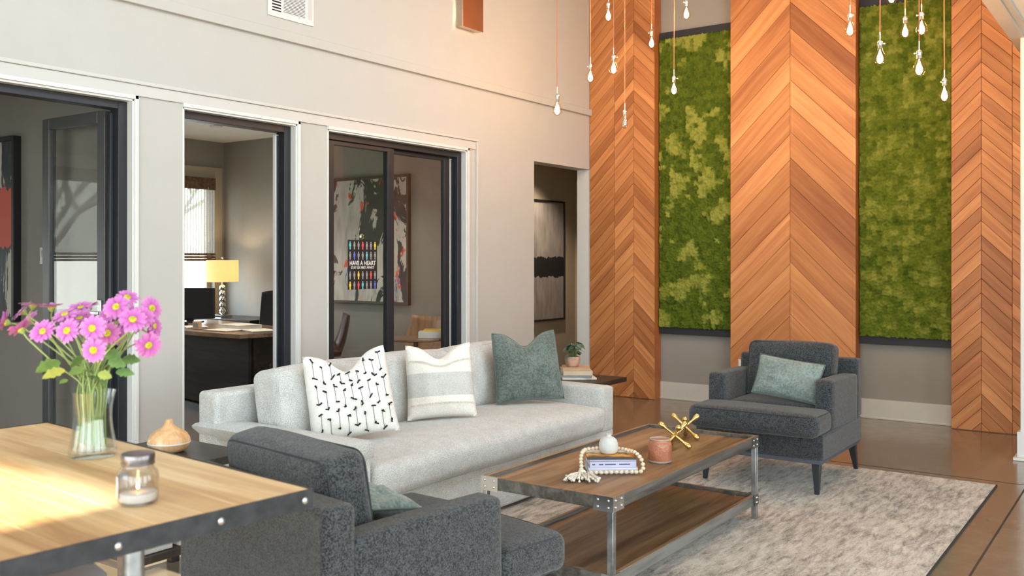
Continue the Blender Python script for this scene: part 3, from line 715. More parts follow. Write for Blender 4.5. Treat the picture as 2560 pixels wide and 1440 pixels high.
# left arm: block under a flared, padded top
lbox(-3.90, -2.895, 2.86, 3.0, .27, .475).build('arm', 'sofa_fabric', r, bevel=.008)
mb = MB(); prof = [(2.86, .468), (3.005, .468), (3.012, .50), (3.008, .535), (2.985, .549), (2.90, .552), (2.815, .548), (2.798, .538), (2.802, .525)]
n = len(prof); xs = [-3.915, -3.90, -3.88, -2.90, -2.882, -2.876]; ins = [.012, .003, 0, 0, .004, .014]
cy, cz = 2.905, .515
for x, q in zip(xs, ins):
    for y, z in prof: 
        dy, dz = y - cy, z - cz; k = 1 - q / .05; mb.v.append(L(x, cy + dy * (1 - q / .25), cz + dz * (1 - q / .06)))
for i in range(len(xs) - 1):
    for k in range(n): mb.f.append((i * n + k, i * n + (k + 1) % n, (i + 1) * n + (k + 1) % n, (i + 1) * n + k))
mb.f += [tuple(range(n)), tuple((len(xs) - 1) * n + k for k in range(n))]
mb.build('arm_pad', 'sofa_fabric', r, smooth=50)
# bench seat cushion with crowned top
puff(.70, 2.045, .150, .045, (.018, 0, .035), 26, Matrix.Translation(L(-3.205, 4.03, .355)), wob=.0025, seed=2).build('seat_cushion', 'sofa_fabric', r, smooth=80)
for k, y in enumerate((3.36, 4.03, 4.70)):
    M = Matrix.Translation(L(-3.625, y, .605)) @ Matrix.Rotation(rad(-9), 4, 'Y') @ Matrix.Rotation(rad((1.0, -.5, .8)[k]), 4, 'X')
    o = puff(.20, .672, .40, .045, (.035, .004, .012), 16, M, wob=.004, seed=k + 4).build('back_cushion', 'sofa_fabric', r, smooth=80)
    for fx in (.088,):
        pts = [M @ Vector((fx, yy, zz)) for yy, zz, _ in rrect(0, .3255, .190, .045, 0)]
        MB().tube(pts, .0028, 6, closed=True).build('piping', 'sofa_piping', o)
pts = [L(-2.868 + .004, 3.06 + k * .1, .398) for k in range(20)]
for zz in (.418, .30):
    pts = [L(-2.852 - abs(k - 10) * .0004 , 3.05 + k * .0975, zz) for k in range(21)]
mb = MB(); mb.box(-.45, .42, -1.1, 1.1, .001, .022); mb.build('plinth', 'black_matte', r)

# ------------------------------------------------------------------ charcoal armchairs
def armchair(name, label, loc, rotz, co=0):
    r = thing(name, label, 'armchair', loc, rotz, group='charcoal armchairs'); F = 'charcoal_fabric'
    W = .385
    B(-W, W, -.41, .40, .20, .345).build('seat_body', F, r, bevel=.012, bseg=3)
    B(-W, W, .31, .41, .345, .715).build('back_frame', F, r, bevel=.02, bseg=3)
    for s_ in (-1, 1):
        x0, x1 = (s_ * W, s_ * (W - .105)); x0, x1 = min(x0, x1), max(x0, x1)
        mb = MB(); ys = [-.225, .312]; vs = []
        # slightly sloping arm, padded
        M = Matrix.Translation(((x0 + x1) / 2, .0435, .485)) @ Matrix.Rotation(rad(-1.2), 4, 'X')
        puff(x1 - x0, .545, .285, .022, (.002, 0, .006), 10, M).build('arm', F, r, smooth=60)
    sc = puff(2 * W + .005, .44, .128, .04, (.004, .012, .018), 18, Matrix.Translation((0, -.315, .404)), wob=.002, seed=3)
    inner = puff(2 * W - .22, .50, .128, .04, (0, 0, .012), 12, Matrix.Translation((0, .06, .404)), seed=4)
    sc2 = puff(2 * W + .005, .295, .128, .04, (.004, .012, .014), 18, Matrix.Translation((0, -.378, .404)), wob=.002, seed=3)
    sc2.add(inner.v, inner.f); o = sc2.build('seat_cushion', F, r, smooth=80)
    for zz in (.456, .352):
        MB().tube([(-W + .01, -.245, zz), (-W + .008, -.30, zz), (-W + .008, -.46, zz), (-W + .022, -.503, zz), (-W + .055, -.519, zz), (-.2, -.527, zz + .002), (0, -.529, zz + .003), (.2, -.527, zz + .002), (W - .055, -.519, zz), (W - .022, -.503, zz), (W - .008, -.46, zz), (W - .008, -.30, zz), (W - .01, -.245, zz)], .0035, 6).build('piping', 'charcoal_piping', o)
    M = Matrix.Translation((co, .212, .625)) @ Matrix.Rotation(rad(-9), 4, 'X')
    o = puff(.55, .145, .37, .04, (.004, .022, .006), 16, M, wob=.003, seed=8).build('back_cushion', F, r, smooth=80)
    for yy in (-.062, .062):
        MB().tube([M @ Vector((a, yy, b)) for a, b, _ in rrect(0, .2645, .1745, .042, 0)], .0035, 6, closed=True).build('piping', 'charcoal_piping', o)
    B(-W + .012, W - .012, -.395, .385, .175, .20).build('base_rail', 'rail_gray', r, bevel=.003)
    for sx_ in (-1, 1):
        for y, dy in ((-.355, -.01), (.36, .075)):
            MB().taper((sx_ * (W - .045), y + dy, 0), (.012, .012), (sx_ * (W - .05), y, .177), (.024, .024)).build('leg', 'dark_leg', r, bevel=.003)
    return r
CH1 = armchair('armchair', 'charcoal armchair in front of the chevron panel, pale green lumbar pillow on its seat', (-1.98, 5.68, .0105), 0)
CH2 = armchair('armchair', 'charcoal armchair seen from behind, beside the pine table in the foreground', (-2.035, 2.075, .0105), rad(171.5), .03)

# ------------------------------------------------------------------ pillows
def set_pillow(o, loc, yaw, tilt, roll=0): 
    o.location = loc; o.rotation_euler = (Matrix.Rotation(yaw, 3, 'Z') @ Matrix.Rotation(-tilt, 3, 'X') @ Matrix.Rotation(roll, 3, 'Y')).to_euler()
PIL = []
def tpillow(name, label, w_, h_, t_, mat, pipe, loc, yaw, tilt, roll, chop, seed, host=None, **kw):
    r = thing(name, label, 'pillow'); mb, fr, n = pillow(w_, h_, t_, chop=chop, wr=.006, seed=seed, **kw); mb.build('cushion_cover', mat, r, smooth=80)
    if pipe: MB().tube(border(fr, n), .0038, 6, closed=True).build('piping', pipe, r)
    set_pillow(r, loc, yaw, tilt, roll); PIL.append((r, host, yaw)); return r, fr, n
SY = rad(58)          # pillows on the sofa face the seat and turn towards the camera
tpillow('throw_pillow', 'sage green velvet throw pillow at the right end of the gray sofa', .44, .44, .15, 'velvet_green', 'velvet_piping', (-3.29, 4.80, .655), rad(52), rad(16), rad(-2), .085, 3, host=SOFA)
tpillow('lumbar_pillow', 'pale green velvet lumbar pillow on the armchair in front of the chevron panel', .40, .25, .11, 'velvet_pale', 'velvet_piping', (-1.90, 5.58, .590), rad(4), rad(22), rad(7), .0, 5, host=CH1)
tpillow('lumbar_pillow', 'pale green velvet lumbar pillow mostly hidden in the foreground charcoal armchair', .33, .22, .09, 'velvet_pale', 'velvet_piping', (-2.125, 2.17, .570), rad(171.5 + 4), rad(80), rad(0), .0, 6, host=CH2)

# banded pillow
t = NT('banded_weave'); sp = t.node('ShaderNodeSeparateXYZ'); v = t.coords(); t.link(v, sp.inputs[0]); zz = t.math('ADD', sp.outputs['Z'], t.math('MULTIPLY', t.noise(v, 5, 2), .01))
g = t.math('MULTIPLY', t.math('GREATER_THAN', zz, -.085), t.math('LESS_THAN', zz, .045)); nn = t.noise(v, 180, 3)
c1 = t.ramp(nn, [(.35, (.72, .66, .60, 1)), (.65, (.86, .82, .76, 1))]); c2 = t.ramp(nn, [(.35, (.48, .47, .45, 1)), (.65, (.62, .61, .58, 1))])
t.base(t.mix(g, c1, c2)); t.set(.95, sheen=.2); t.bump(nn, .3, .003); MT['banded_weave'] = t.m
r, fr, n = tpillow('throw_pillow', 'cream throw pillow with a wide gray band and fringe, middle of the gray sofa', .39, .42, .15, 'banded_weave', None, (-3.33, 4.00, .645), rad(47), rad(15), rad(-2), .075, 9, host=SOFA)
def surf(fr, n, u, v):
    i = min(n - 1, max(0, int((u + 1) / 2 * n))); j = min(n - 1, max(0, int((v + 1) / 2 * n))); m = n + 1
    a = (u + 1) / 2 * n - i; b = (v + 1) / 2 * n - j
    p = [Vector(fr[q]) for q in (j * m + i, j * m + i + 1, (j + 1) * m + i, (j + 1) * m + i + 1)]
    return (p[0] * (1 - a) + p[1] * a) * (1 - b) + (p[2] * (1 - a) + p[3] * a) * b
plain('cream_fringe', (.82, .76, .68, 1), .95)
rnd = random.Random(5)
for vv in (.56, -.62):
    mb = MB(); 
    mb.tube([surf(fr, n, -0.98 + k * .049, vv) + Vector((0, -.002, 0)) for k in range(41)], .003, 5)
    for k in range(150):
        u = -.98 + k * .0131; p = surf(fr, n, u, vv) + Vector((0, -.002, 0)); d = Vector((rnd.uniform(-.006, .006), -.007 - rnd.random() * .006, -.004 - rnd.random() * .011)); mb.tube([p, p + d * .6, p + d], .0011, 4)
    o = mb.build('fringe', 'cream_fringe', r); o['kind'] = 'stuff'
# tufted pillow: gray threads ending in black yarn knots
r, fr, n = tpillow('throw_pillow', 'cream throw pillow with black yarn tufts and gray threads, left end of the gray sofa', .44, .44, .15, 'cream_fabric', None, (-3.34, 3.31, .645), rad(52), rad(14), rad(-7), .095, 12, host=SOFA)
plain('yarn_black', (.02, .02, .022, 1), .95); plain('thread_gray', (.26, .25, .24, 1), .9)
for ci in range(9):
    u = -.80 + ci * .2; mbk = MB(); mbt = MB()
    for seg in range(3):
        v0 = .86 - seg * .62 - (.14 if ci % 2 else 0); v1 = v0 - .40
        if v1 < -.97: v1 = -.97
        pts = [surf(fr, n, u + .02 * seg, v0 + (v1 - v0) * k / 8) + Vector((0, -.0015, 0)) for k in range(9)]
        mbt = MB(); mbt.tube(pts, .0016, 5); mbt.build('thread', 'thread_gray', r)
        for q, e in ((0, -1), (8, 1)):
            if v1 <= -.97 and q == 8: continue
            p = pts[q]; mbk = MB(); mbk.ball(p, .004, 6, 5)
            for _ in range(2):
                d = Vector((rnd.uniform(-.016, .016), -.012, rnd.uniform(-.010, .016))); mbk.tube([p, p + d * .5 + Vector((0, -.003, 0)), p + d], [.0022, .0042, .0036], 6)
            mbk.build('yarn_tuft', 'yarn_black', r)

# ------------------------------------------------------------------ coffee table
r = thing('coffee_table', 'low wooden coffee table with steel corner brackets, between the sofa and the armchairs', 'coffee table', (-2.055, 3.885, .0105), rad(0))
CX, CY, CT, CS = .315, .765, .425, .125
def tray(z, name, inset_=0):
    x, y = CX - inset_, CY - inset_
    B(-x + .012, x - .012, -y + .012, y - .012, z - .035, z - .016).build(name, 'coffee_wood', r)
    mb = MB(); h0, h1 = z - .05, z
    mb.box(-x, -x + .02, -y, y, h0, h1); mb.box(x - .02, x, -y, y, h0, h1); mb.box(-x + .02, x - .02, -y, -y + .02, h0, h1); mb.box(-x + .02, x - .02, y - .02, y, h0, h1)
    mb.build(name.replace('board', 'rim'), 'weathered_wood', r, bevel=.002)
    mb = MB(); q = .0012
    mb.box(-x + .001, -x + .019, -y + .001, y - .001, z, z + q); mb.box(x - .019, x - .001, -y + .001, y - .001, z, z + q); mb.box(-x + .019, x - .019, -y + .001, -y + .019, z, z + q); mb.box(-x + .019, x - .019, y - .019, y - .001, z, z + q)
    mb.build('rim_edge', 'coffee_wood', r)
tray(CT, 'top_board'); tray(CS, 'shelf_board', .004)
for sx_ in (-1, 1):
    for sy_ in (-1, 1):
        x, y = sx_ * CX, sy_ * CY
        mb = MB(); mb.box(min(x, x - sx_ * .026), max(x, x - sx_ * .026), min(y, y - sy_ * .026), max(y, y - sy_ * .026), 0, CT - .05)
        mb.box(min(x - sx_ * .003, x + sx_ * .0012), max(x - sx_ * .003, x + sx_ * .0012), min(y + sy_ * .001, y - sy_ * .008), max(y + sy_ * .001, y - sy_ * .008), 0, CT - .05)
        lg = mb.build('leg', 'steel', r, bevel=.002)
        for z0, z1, ln in ((CT - .056, CT + .003, .085), (CS - .052, CS + .003, .05)):
            mb = MB(); t_ = .003; a_ = -ln
            pts = [(t_, t_), (t_, a_), (0, a_), (0, 0), (a_, 0), (a_, t_)]      # L-shaped plate wrapped round the corner
            vs = [(x + sx_ * p, y + sy_ * q, zz) for zz in (z0, z1) for p, q in pts]
            mb.add(vs, [(0, 1, 2, 3), (0, 3, 4, 5), (6, 9, 8, 7), (6, 11, 10, 9)] + [(i, (i + 1) % 6, 6 + (i + 1) % 6, 6 + i) for i in range(6)])
            br = mb.build('corner_bracket', 'pewter' if sy_ > 0 else 'bright_steel', lg)
            mb = MB()
            for zz in (z0 + .016, z1 - .016):
                for q in (.018, ln - .02):
                    mb.ball((x + sx_ * .003, y - sy_ * q, zz), .0055, 8, 6); mb.ball((x - sx_ * q, y + sy_ * .003, zz), .0055, 8, 6)
            o = mb.build('rivets', 'bright_steel', lg, smooth=60); o['kind'] = 'stuff'
TZ = .0105 + CT - .016 + .0008      # top surface of the recessed board

# books
def book(name, label, loc, rotz, sx_, sy_, sz_, cover, pages='page_white', group=None, spine=None):
    r = thing(name, label, 'book', loc, rotz, group); c = .003
    mb = MB(); mb.box(-sx_, sx_, -sy_, sy_, 0, c); mb.box(-sx_, sx_, -sy_, sy_, sz_ - c, sz_); mb.box(-sx_, sx_, -sy_, -sy_ + c, c, sz_ - c); mb.build('cover', cover, r, bevel=.001)
    B(-sx_ + .004, sx_ - .004, -sy_ + c, sy_ - .005, c, sz_ - c).build('pages', pages, r)
    return r
plain('page_white', (.78, .76, .70, 1), .8); plain('lavender', (.50, .50, .66, 1), .5); plain('lavender_light', (.62, .62, .74, 1), .5); plain('ink', (.05, .05, .07, 1), .6)
t = NT('sunset_cover'); v = t.coords(); sp = t.node('ShaderNodeSeparateXYZ'); t.link(v, sp.inputs[0]); zz = t.math('ADD', t.math('MULTIPLY', sp.outputs['Y'], 3.6), t.math('MULTIPLY', t.noise(v, 18, 4), .5))
t.base(t.ramp(zz, [(0, (.05, .04, .04, 1)), (.12, (.60, .25, .03, 1)), (.22, (.85, .45, .08, 1)), (.3, (.10, .08, .08, 1)), (.42, (.75, .75, .74, 1)), (.6, (.8, .8, .8, 1))])); t.set(.35); MT['sunset_cover'] = t.m
BX, BY = -2.02, 3.60; br_ = rad(38)
b1 = book('coffee_table_book', 'lavender book at the bottom of the stack on the coffee table', (BX, BY, TZ), br_, .108, .082, .024, 'lavender_light')
b2 = book('coffee_table_book', 'lavender book with a dark title on its spine, middle of the stack', (BX - .005, BY + .006, TZ + .0242), br_ + .02, .102, .078, .031, 'lavender')
mb = MB(); 
for a, b in ((-.092, -.079), (-.062, -.043), (-.036, .012), (.026, .074)): mb.box(a, b, -.0788, -.0779, .011, .0155)
mb.box(-.102, .102, -.0786, -.0779, .0262, .028); mb.build('spine_title', 'ink', b2)
b3 = book('coffee_table_book', 'magazine with an orange sunset cover on top of the stack', (BX - .015, BY + .018, TZ + .0554), br_ - .03, .106, .078, .009, 'sunset_cover')
SZ = TZ + .0647
# small white ceramic bud vase
plain('ceramic_white', (.62, .61, .59, 1), .5, noise=.04, nscale=40)
r = thing('bud_vase', 'small ribbed white ceramic vase on the book stack', 'vase', (BX - .022, BY + .022, SZ + .0005)); mb = MB(); n = 36; prof = [(.018, 0), (.030, .001), (.040, .008), (.043, .024), (.042, .046), (.036, .062), (.024, .072), (.013, .076), (.012, .083), (.0145, .086), (.011, .086), (.010, .078), (.004, .07)]
for pr, pz in prof:
    for k in range(72):
        rr = pr * (1 - .035 * (cos(pi * k * 12 / 36) > .55) * (.005 < pz < .07)); mb.v.append((rr * cos(2 * pi * k / 72), rr * sin(2 * pi * k / 72), pz))
for i in range(len(prof) - 1):
    for k in range(72): mb.f.append((i * 72 + k, i * 72 + (k + 1) % 72, (i + 1) * 72 + (k + 1) % 72, (i + 1) * 72 + k))
mb.f.append(tuple(range(71, -1, -1))); mb.build('vase_body', 'ceramic_white', r, smooth=50)
# wooden bead garland with tassel
plain('bead_wood', (.74, .63, .47, 1), .6, noise=.08, nscale=60); plain('cotton_cord', (.80, .75, .66, 1), .95, noise=.08, nscale=60, bump=.3, bscale=300)
r = thing('bead_garland', 'garland of pale wooden beads with a cotton tassel, looped around the book stack', 'garland', (BX, BY, 0)); 
cb, sb = cos(br_), sin(br_)
def bl(x, y, z):
    x *= .88; y *= .88
    return Vector((x * cb - y * sb, x * sb + y * cb, z))
path = [(-.165, -.105, TZ + .0125), (-.155, -.075, TZ + .022), (-.152, -.03, TZ + .048), (-.142, .01, TZ + .072), (-.118, .055, SZ + .0145), (-.075, .075, SZ + .0145), (-.03, .092, SZ + .0145), (.04, .075, SZ + .0145), (.075, .05, SZ + .0145), (.10, .01, SZ + .015), (.122, -.035, SZ + .0135), (.143, -.085, TZ + .055), (.138, -.118, TZ + .016), (.07, -.122, TZ + .0125), (.0, -.122, TZ + .0125), (-.07, -.128, TZ + .0125), (-.135, -.128, TZ + .0125)]
P = [bl(*p) for p in path]
def crs(P, m=14):
    out = []
    for i in range(len(P) - 1):
        p0, p1, p2, p3 = P[max(0, i - 1)], P[i], P[i + 1], P[min(len(P) - 1, i + 2)]
        for k in range(m):
            t_ = k / m; out.append(.5 * ((2 * p1) + (p2 - p0) * t_ + (2 * p0 - 5 * p1 + 4 * p2 - p3) * t_ ** 2 + (3 * p1 - p0 - 3 * p2 + p3) * t_ ** 3))
    return out + [P[-1]]
C_ = crs(P); bead0 = MB().ball((0, 0, 0), .0098, 12, 8, (1, 1, .92)).build('bead', 'bead_wood', r, smooth=80); acc = 0; last = None; first = True
MB().tube(C_, .0018, 5).build('string', 'cotton_cord', r)
for a, b in zip(C_, C_[1:]):
    acc += (b - a).length
    if first or acc >= .0188:
        o = bead0 if first else bead0.copy()
        if not first: COL.objects.link(o)
        o.location = b; o.parent = r; acc = 0; first = False
KN = bl(-.158, -.130, TZ + .0145); mb = MB(); mb.ball(KN, .017, 14, 8, (1, 1, .75))
tdir = (bl(-.30, -.22, 0) - bl(-.158, -.13, 0)).normalized(); tdir = Vector((.50, -.87, 0)).normalized(); sd = Vector((-tdir.y, tdir.x, 0)); rnd = random.Random(3)
for k in range(46):
    a = rnd.uniform(-1, 1); L_ = rnd.uniform(.085, .15) * (1 - .1 * abs(a)); p = KN + sd * a * .012; e = KN + tdir * L_ + sd * a * .075; e.z = TZ + .0062 + rnd.random() * .012
    q = (p + e) / 2 + sd * rnd.uniform(-.01, .01); q.z = TZ + .012 + rnd.random() * .014; mb.tube([p, q, e], .0028, 5); mb.ball(e, .0055, 7, 5)
o = mb.build('tassel', 'cotton_cord', r, smooth=80)
# terracotta candle
t = NT('terracotta_glaze'); v = t.coords(); vo = t.node('ShaderNodeTexVoronoi'); vo.inputs['Scale'].default_value = 130; t.link(v, vo.inputs[0])
t.base(t.ramp(t.noise(v, 30, 4), [(.3, (.38, .125, .065, 1)), (.7, (.52, .20, .115, 1))])); t.set(.35, coat=.2); t.bump(vo.outputs['Distance'], .35, .004); MT['terracotta_glaze'] = t.m
plain('stone_rim', (.42, .37, .32, 1), .6); plain('wax_white', (.86, .84, .80, 1), .4)
r = thing('candle', 'terracotta ceramic candle on the coffee table, right of the book stack', 'candle', (-1.915, 3.875, TZ)); 
MB().lathe([(0.0504, 0.0000), (0.0533, 0.0017), (0.0542, 0.0086), (0.0529, 0.0095)], 40).build('foot_ring', 'stone_rim', r, smooth=50)
MB().lathe([(0.0521, 0.0086), (0.0542, 0.0120), (0.0542, 0.0817), (0.0521, 0.0894), (0.0470, 0.0937), (0.0470, 0.1015)], 40).build('jar', 'terracotta_glaze', r, smooth=60)
MB().lathe([(0.0470, 0.1006), (0.0483, 0.1023), (0.0483, 0.1058), (0.0445, 0.1066), (0.0428, 0.1041), (0.0428, 0.0731), (0.0168, 0.0731)], 40).build('rim', 'stone_rim', r, smooth=60)
MB().lathe([(0.0000, 0.0894), (0.0424, 0.0894), (0.0424, 0.0817)], 32).build('wax', 'wax_white', r); MB().tube([(0, 0, .089), (.001, 0, .097)], .0012, 5).build('wick', 'ink', r)
# gold jack sculptures: two joined objects, each of three crossed rods with ball ends
def jack(label, c, rods):
    r = thing('jack_sculpture', label, 'sculpture', c, group='gold jack sculptures')
    for a, L_ in rods:
        a = Vector(a).normalized(); mb = MB(); 
        pts = [a * (L_ * q) for q in (-1, -.93, -.8, -.6, 0, .6, .8, .93, 1)]; mb.tube(pts, [.011, .0145, .0125, .0062, .0055, .0062, .0125, .0145, .011], 14); mb.ball(a * L_ * .97, .0135, 14, 10); mb.ball(-a * L_ * .97, .0135, 14, 10)
        mb.build('rod', 'gold', r, smooth=70)
    return r
def tripod(th, L_, zs=1):
    return [((sqrt(2 / 3) * cos(th + k * 2 * pi / 3), sqrt(2 / 3) * sin(th + k * 2 * pi / 3), 1 / sqrt(3)), L_) for k in range(3)]
jack('gold jack sculpture with ball ends, the nearer one beside the terracotta candle', at(1687, 1084, 4.56), tripod(YAW + rad(35), .088))
jack('gold jack sculpture with ball ends, the one farther behind, near the far table edge', at(1713, 1071, 4.80), tripod(YAW + rad(18), .088))
for o in [o for o in COL.objects if o.name.startswith('jack_sculpture')]: o.location.z = TZ + .0005 + .088 * .97 / sqrt(3) + .0150

# pillows slide forward until they rest against, not inside, the seats
for r_, host, yaw in PIL:
    _k = settle(r_, host, (1, -.1, 0) if host is SOFA else (sin(yaw), -cos(yaw), 0), (0, 0, 1)); print('SETTLE', r_.name, _k)

# ------------------------------------------------------------------ pine table in the foreground
TA = rad(-4.5)
r = thing('pine_table', 'counter-height pine plank table edged in riveted black steel, with the flowers on it', 'table', (-1.37, 1.258, 0), TA); TT = .90; TX, TY = 1.16, 1.95
rnd = random.Random(2); x = .004; y = .004; k = 0
while y < TY - .05:
    wd = min(rnd.choice((.16, .185, .20)), TY - .004 - y)
    if TY - .004 - y - wd < .06: wd = TY - .004 - y
    o = B(-TX + .005, -.006, -y - wd + .0008, -y - .0008, TT - .03, TT).build('plank', 'table_pine', r, bevel=.0012); y += wd
    o.data.transform(Matrix.Translation((0, 0, 0))); k += 1
mb = MB(); mb.box(-.004, .0, -TY, 0, TT - .036, TT + .001); mb.box(-TX, -TX + .004, -TY, 0, TT - .036, TT + .001); mb.box(-TX + .004, -.004, -.004, 0, TT - .036, TT + .001); mb.box(-TX + .004, -.004, -TY, -TY + .004, TT - .036, TT + .001)
mb.build('steel_edge', plain('edge_steel', (.045, .045, .05, 1), .45, .6, noise=.2, nscale=30), r)
for q in (.02, .205, .395, .585, .775, .965, 1.155, 1.345, 1.535, 1.725, 1.93): MB().lathe([(.0065, 0), (.0065, .0015), (.003, .0035), (0, .004)], 16, Matrix.Translation((0, -q, TT - .019)) @ Matrix.Rotation(pi / 2, 4, 'Y')).build('bolt', 'bright_steel', r, smooth=40)
for (x, y) in ((-.13, -.30), (-TX + .13, -.30), (-.13, -TY + .2), (-TX + .13, -TY + .2)):
    o = MB().lathe([(.0, 0), (.030, .0), (.034, .006), (.020, .02), (.0185, .03), (.0185, TT - .05), (.034, TT - .044), (.034, TT - .0365), (0, TT - .0365)], 20, Matrix.Translation((x, y, 0))).build('pipe_leg', 'steel', r, smooth=40)
# bar stool tucked under
r = thing('bar_stool', 'blue-gray round stool pushed under the foreground pine table', 'stool', (-2.04, 1.03, 0))
MB().lathe([(0, .60), (.15, .60), (.172, .615), (.172, .635), (.155, .652), (0, .656)], 32).build('seat', plain('stool_gray', (.23, .26, .30, 1), .6), r, smooth=50)
for k in range(4):
    a = pi / 4 + k * pi / 2; MB().tube([(cos(a) * .19, sin(a) * .19, 0), (cos(a) * .12, sin(a) * .12, .602)], .011, 8).build('leg', 'black', r)
MB().tube([(cos(pi / 4 + k * pi / 16) * .165, sin(pi / 4 + k * pi / 16) * .165, .22) for k in range(32)], .007, 6, closed=True).build('foot_ring', 'black', r)

# glass vase with pink daisies
glass('vase_glass', (.95, .97, .96, 1), .02, 1.5, 1.35); TZ2 = TT + .0012
VX, VY = atz(232, 1140, TT).xy
r = thing('glass_vase', 'clear fluted glass vase filled with stems on the pine table', 'vase', (VX, VY, TZ2)); mb = MB(); n = 72
outer = [(.047, 0), (.051, .004), (.0505, .014), (.047, .035), (.0425, .062), (.0402, .088), (.0415, .112), (.0455, .135), (.0485, .1475)]
inner = [(.0465, .148), (.0432, .134), (.0392, .111), (.0380, .088), (.0402, .062), (.0445, .035), (.046, .018), (.030, .012), (.0005, .011)]
for pr, pz in outer + inner:
    for k in range(n): mb.v.append((pr * (1 + .018 * cos(12 * 2 * pi * k / n)) * cos(2 * pi * k / n), pr * (1 + .018 * cos(12 * 2 * pi * k / n)) * sin(2 * pi * k / n), pz))
for i in range(len(outer + inner) - 1):
    for k in range(n): mb.f.append((i * n + k, i * n + (k + 1) % n, (i + 1) * n + (k + 1) % n, (i + 1) * n + k))
mb.f.append(tuple(range(n - 1, -1, -1))); mb.build('glass_body', 'vase_glass', r, smooth=60); mb_vase = mb
t = NT('water'); t.n.remove(t.b); gl = t.node('ShaderNodeBsdfGlossy'); gl.inputs['Roughness'].default_value = .02; tr = t.node('ShaderNodeBsdfTransparent'); tr.inputs[0].default_value = (.93, .95, .93, 1); mx = t.node('ShaderNodeMixShader'); mx.inputs[0].default_value = .03; t.link(tr.outputs[0], mx.inputs[1]); t.link(gl.outputs[0], mx.inputs[2]); t.link(mx.outputs[0], t.out.inputs[0]); MT['water'] = t.m
MB().lathe([(0, .0125), (.0435, .02), (.0435, .035), (.0392, .062), (.0371, .086), (.0372, .092), (0, .0925)], 40).build('water', 'water', r, smooth=40)
VASE = Vector((VX, VY, TZ2))
t = NT('petal_pink'); v = t.coords(); sp = t.node('ShaderNodeSeparateXYZ'); t.link(v, sp.inputs[0])
rr = t.math('SQRT', t.math('ADD', t.math('MULTIPLY', sp.outputs['X'], sp.outputs['X']), t.math('MULTIPLY', sp.outputs['Y'], sp.outputs['Y'])))
t.base(t.ramp(t.math('MULTIPLY', rr, 34), [(.15, (.38, .04, .28, 1)), (.45, (.52, .12, .44, 1)), (1, (.66, .25, .58, 1))])); t.set(.6, sheen=.2)
t.b.inputs['Subsurface Weight'].default_value = 0; MT['petal_pink'] = t.m
plain('pollen_yellow', (.62, .60, .03, 1), .8, noise=.3, nscale=300, bump=.6, bscale=500); plain('stem_green', (.30, .40, .13, 1), .55, noise=.15); plain('leaf_mid', (.16, .30, .08, 1), .55, noise=.3, nscale=20); plain('leaf_lime', (.38, .45, .10, 1), .55, noise=.2, nscale=20)
def petal_mesh(seed, cup):
    rnd = random.Random(seed); mb = MB()
    for ring, (cnt, z0) in enumerate(((17, 0), (13, .0012))):
        for k in range(cnt):
            a = 2 * pi * (k + rnd.uniform(-.25, .25)) / cnt + ring * .2; L_ = rnd.uniform(.0225, .0275) * (1 - .1 * ring); wd = rnd.uniform(.0032, .0042); up = cup + rnd.uniform(-.12, .12)
            d = Vector((cos(a), sin(a), 0)); s_ = Vector((-sin(a), cos(a), 0)); vs = []
            for t_, w_ in ((.16, .35), (.4, .85), (.7, 1.0), (.9, .75), (1.0, .25)):
                c = d * (L_ * t_ * cos(up * .8)) + Vector((0, 0, z0 + L_ * (t_ * sin(up) - .18 * t_ ** 3)))
                vs += [c - s_ * wd * w_, c + Vector((0, 0, -.0007)), c + s_ * wd * w_]
            mb.add(vs, [(3 * i + j, 3 * i + j + 1, 3 * i + j + 4, 3 * i + j + 3) for i in range(4) for j in range(2)])
    return mb
PM = []
for k, cup in enumerate((.12, .28, .5)):
    o = petal_mesh(k + 1, cup).build('petals', 'petal_pink', smooth=60); PM.append(o.data); bpy.data.objects.remove(o)
o = MB().lathe([(0, -.003), (.0075, -.002), (.0088, .001), (.0075, .0035), (.004, .0048), (0, .005)], 18).build('flower_center', 'pollen_yellow', smooth=60); CM = o.data; bpy.data.objects.remove(o)
o = MB().lathe([(.0018, -.010), (.006, -.005), (.0085, -.001), (.004, .001)], 14).build('calyx', 'stem_green', smooth=60); KM = o.data; bpy.data.objects.remove(o)
def leaf_mb(L_, W_, bend=.25, n=6, lobes=0):
    mb = MB(); vs = []
    for i in range(n + 1):
        t_ = i / n; w_ = W_ * sin(pi * min(1, t_ * .96 + .04)) ** .8 * (1 + lobes * sin(t_ * 22)); z = -bend * L_ * t_ * t_
        vs += [(L_ * t_, -w_, z + w_ * .25), (L_ * t_, 0, z), (L_ * t_, w_, z + w_ * .25)]
    mb.add(vs, [(3 * i + j, 3 * i + j + 1, 3 * i + j + 4, 3 * i + j + 3) for i in range(n) for j in range(2)]); return mb
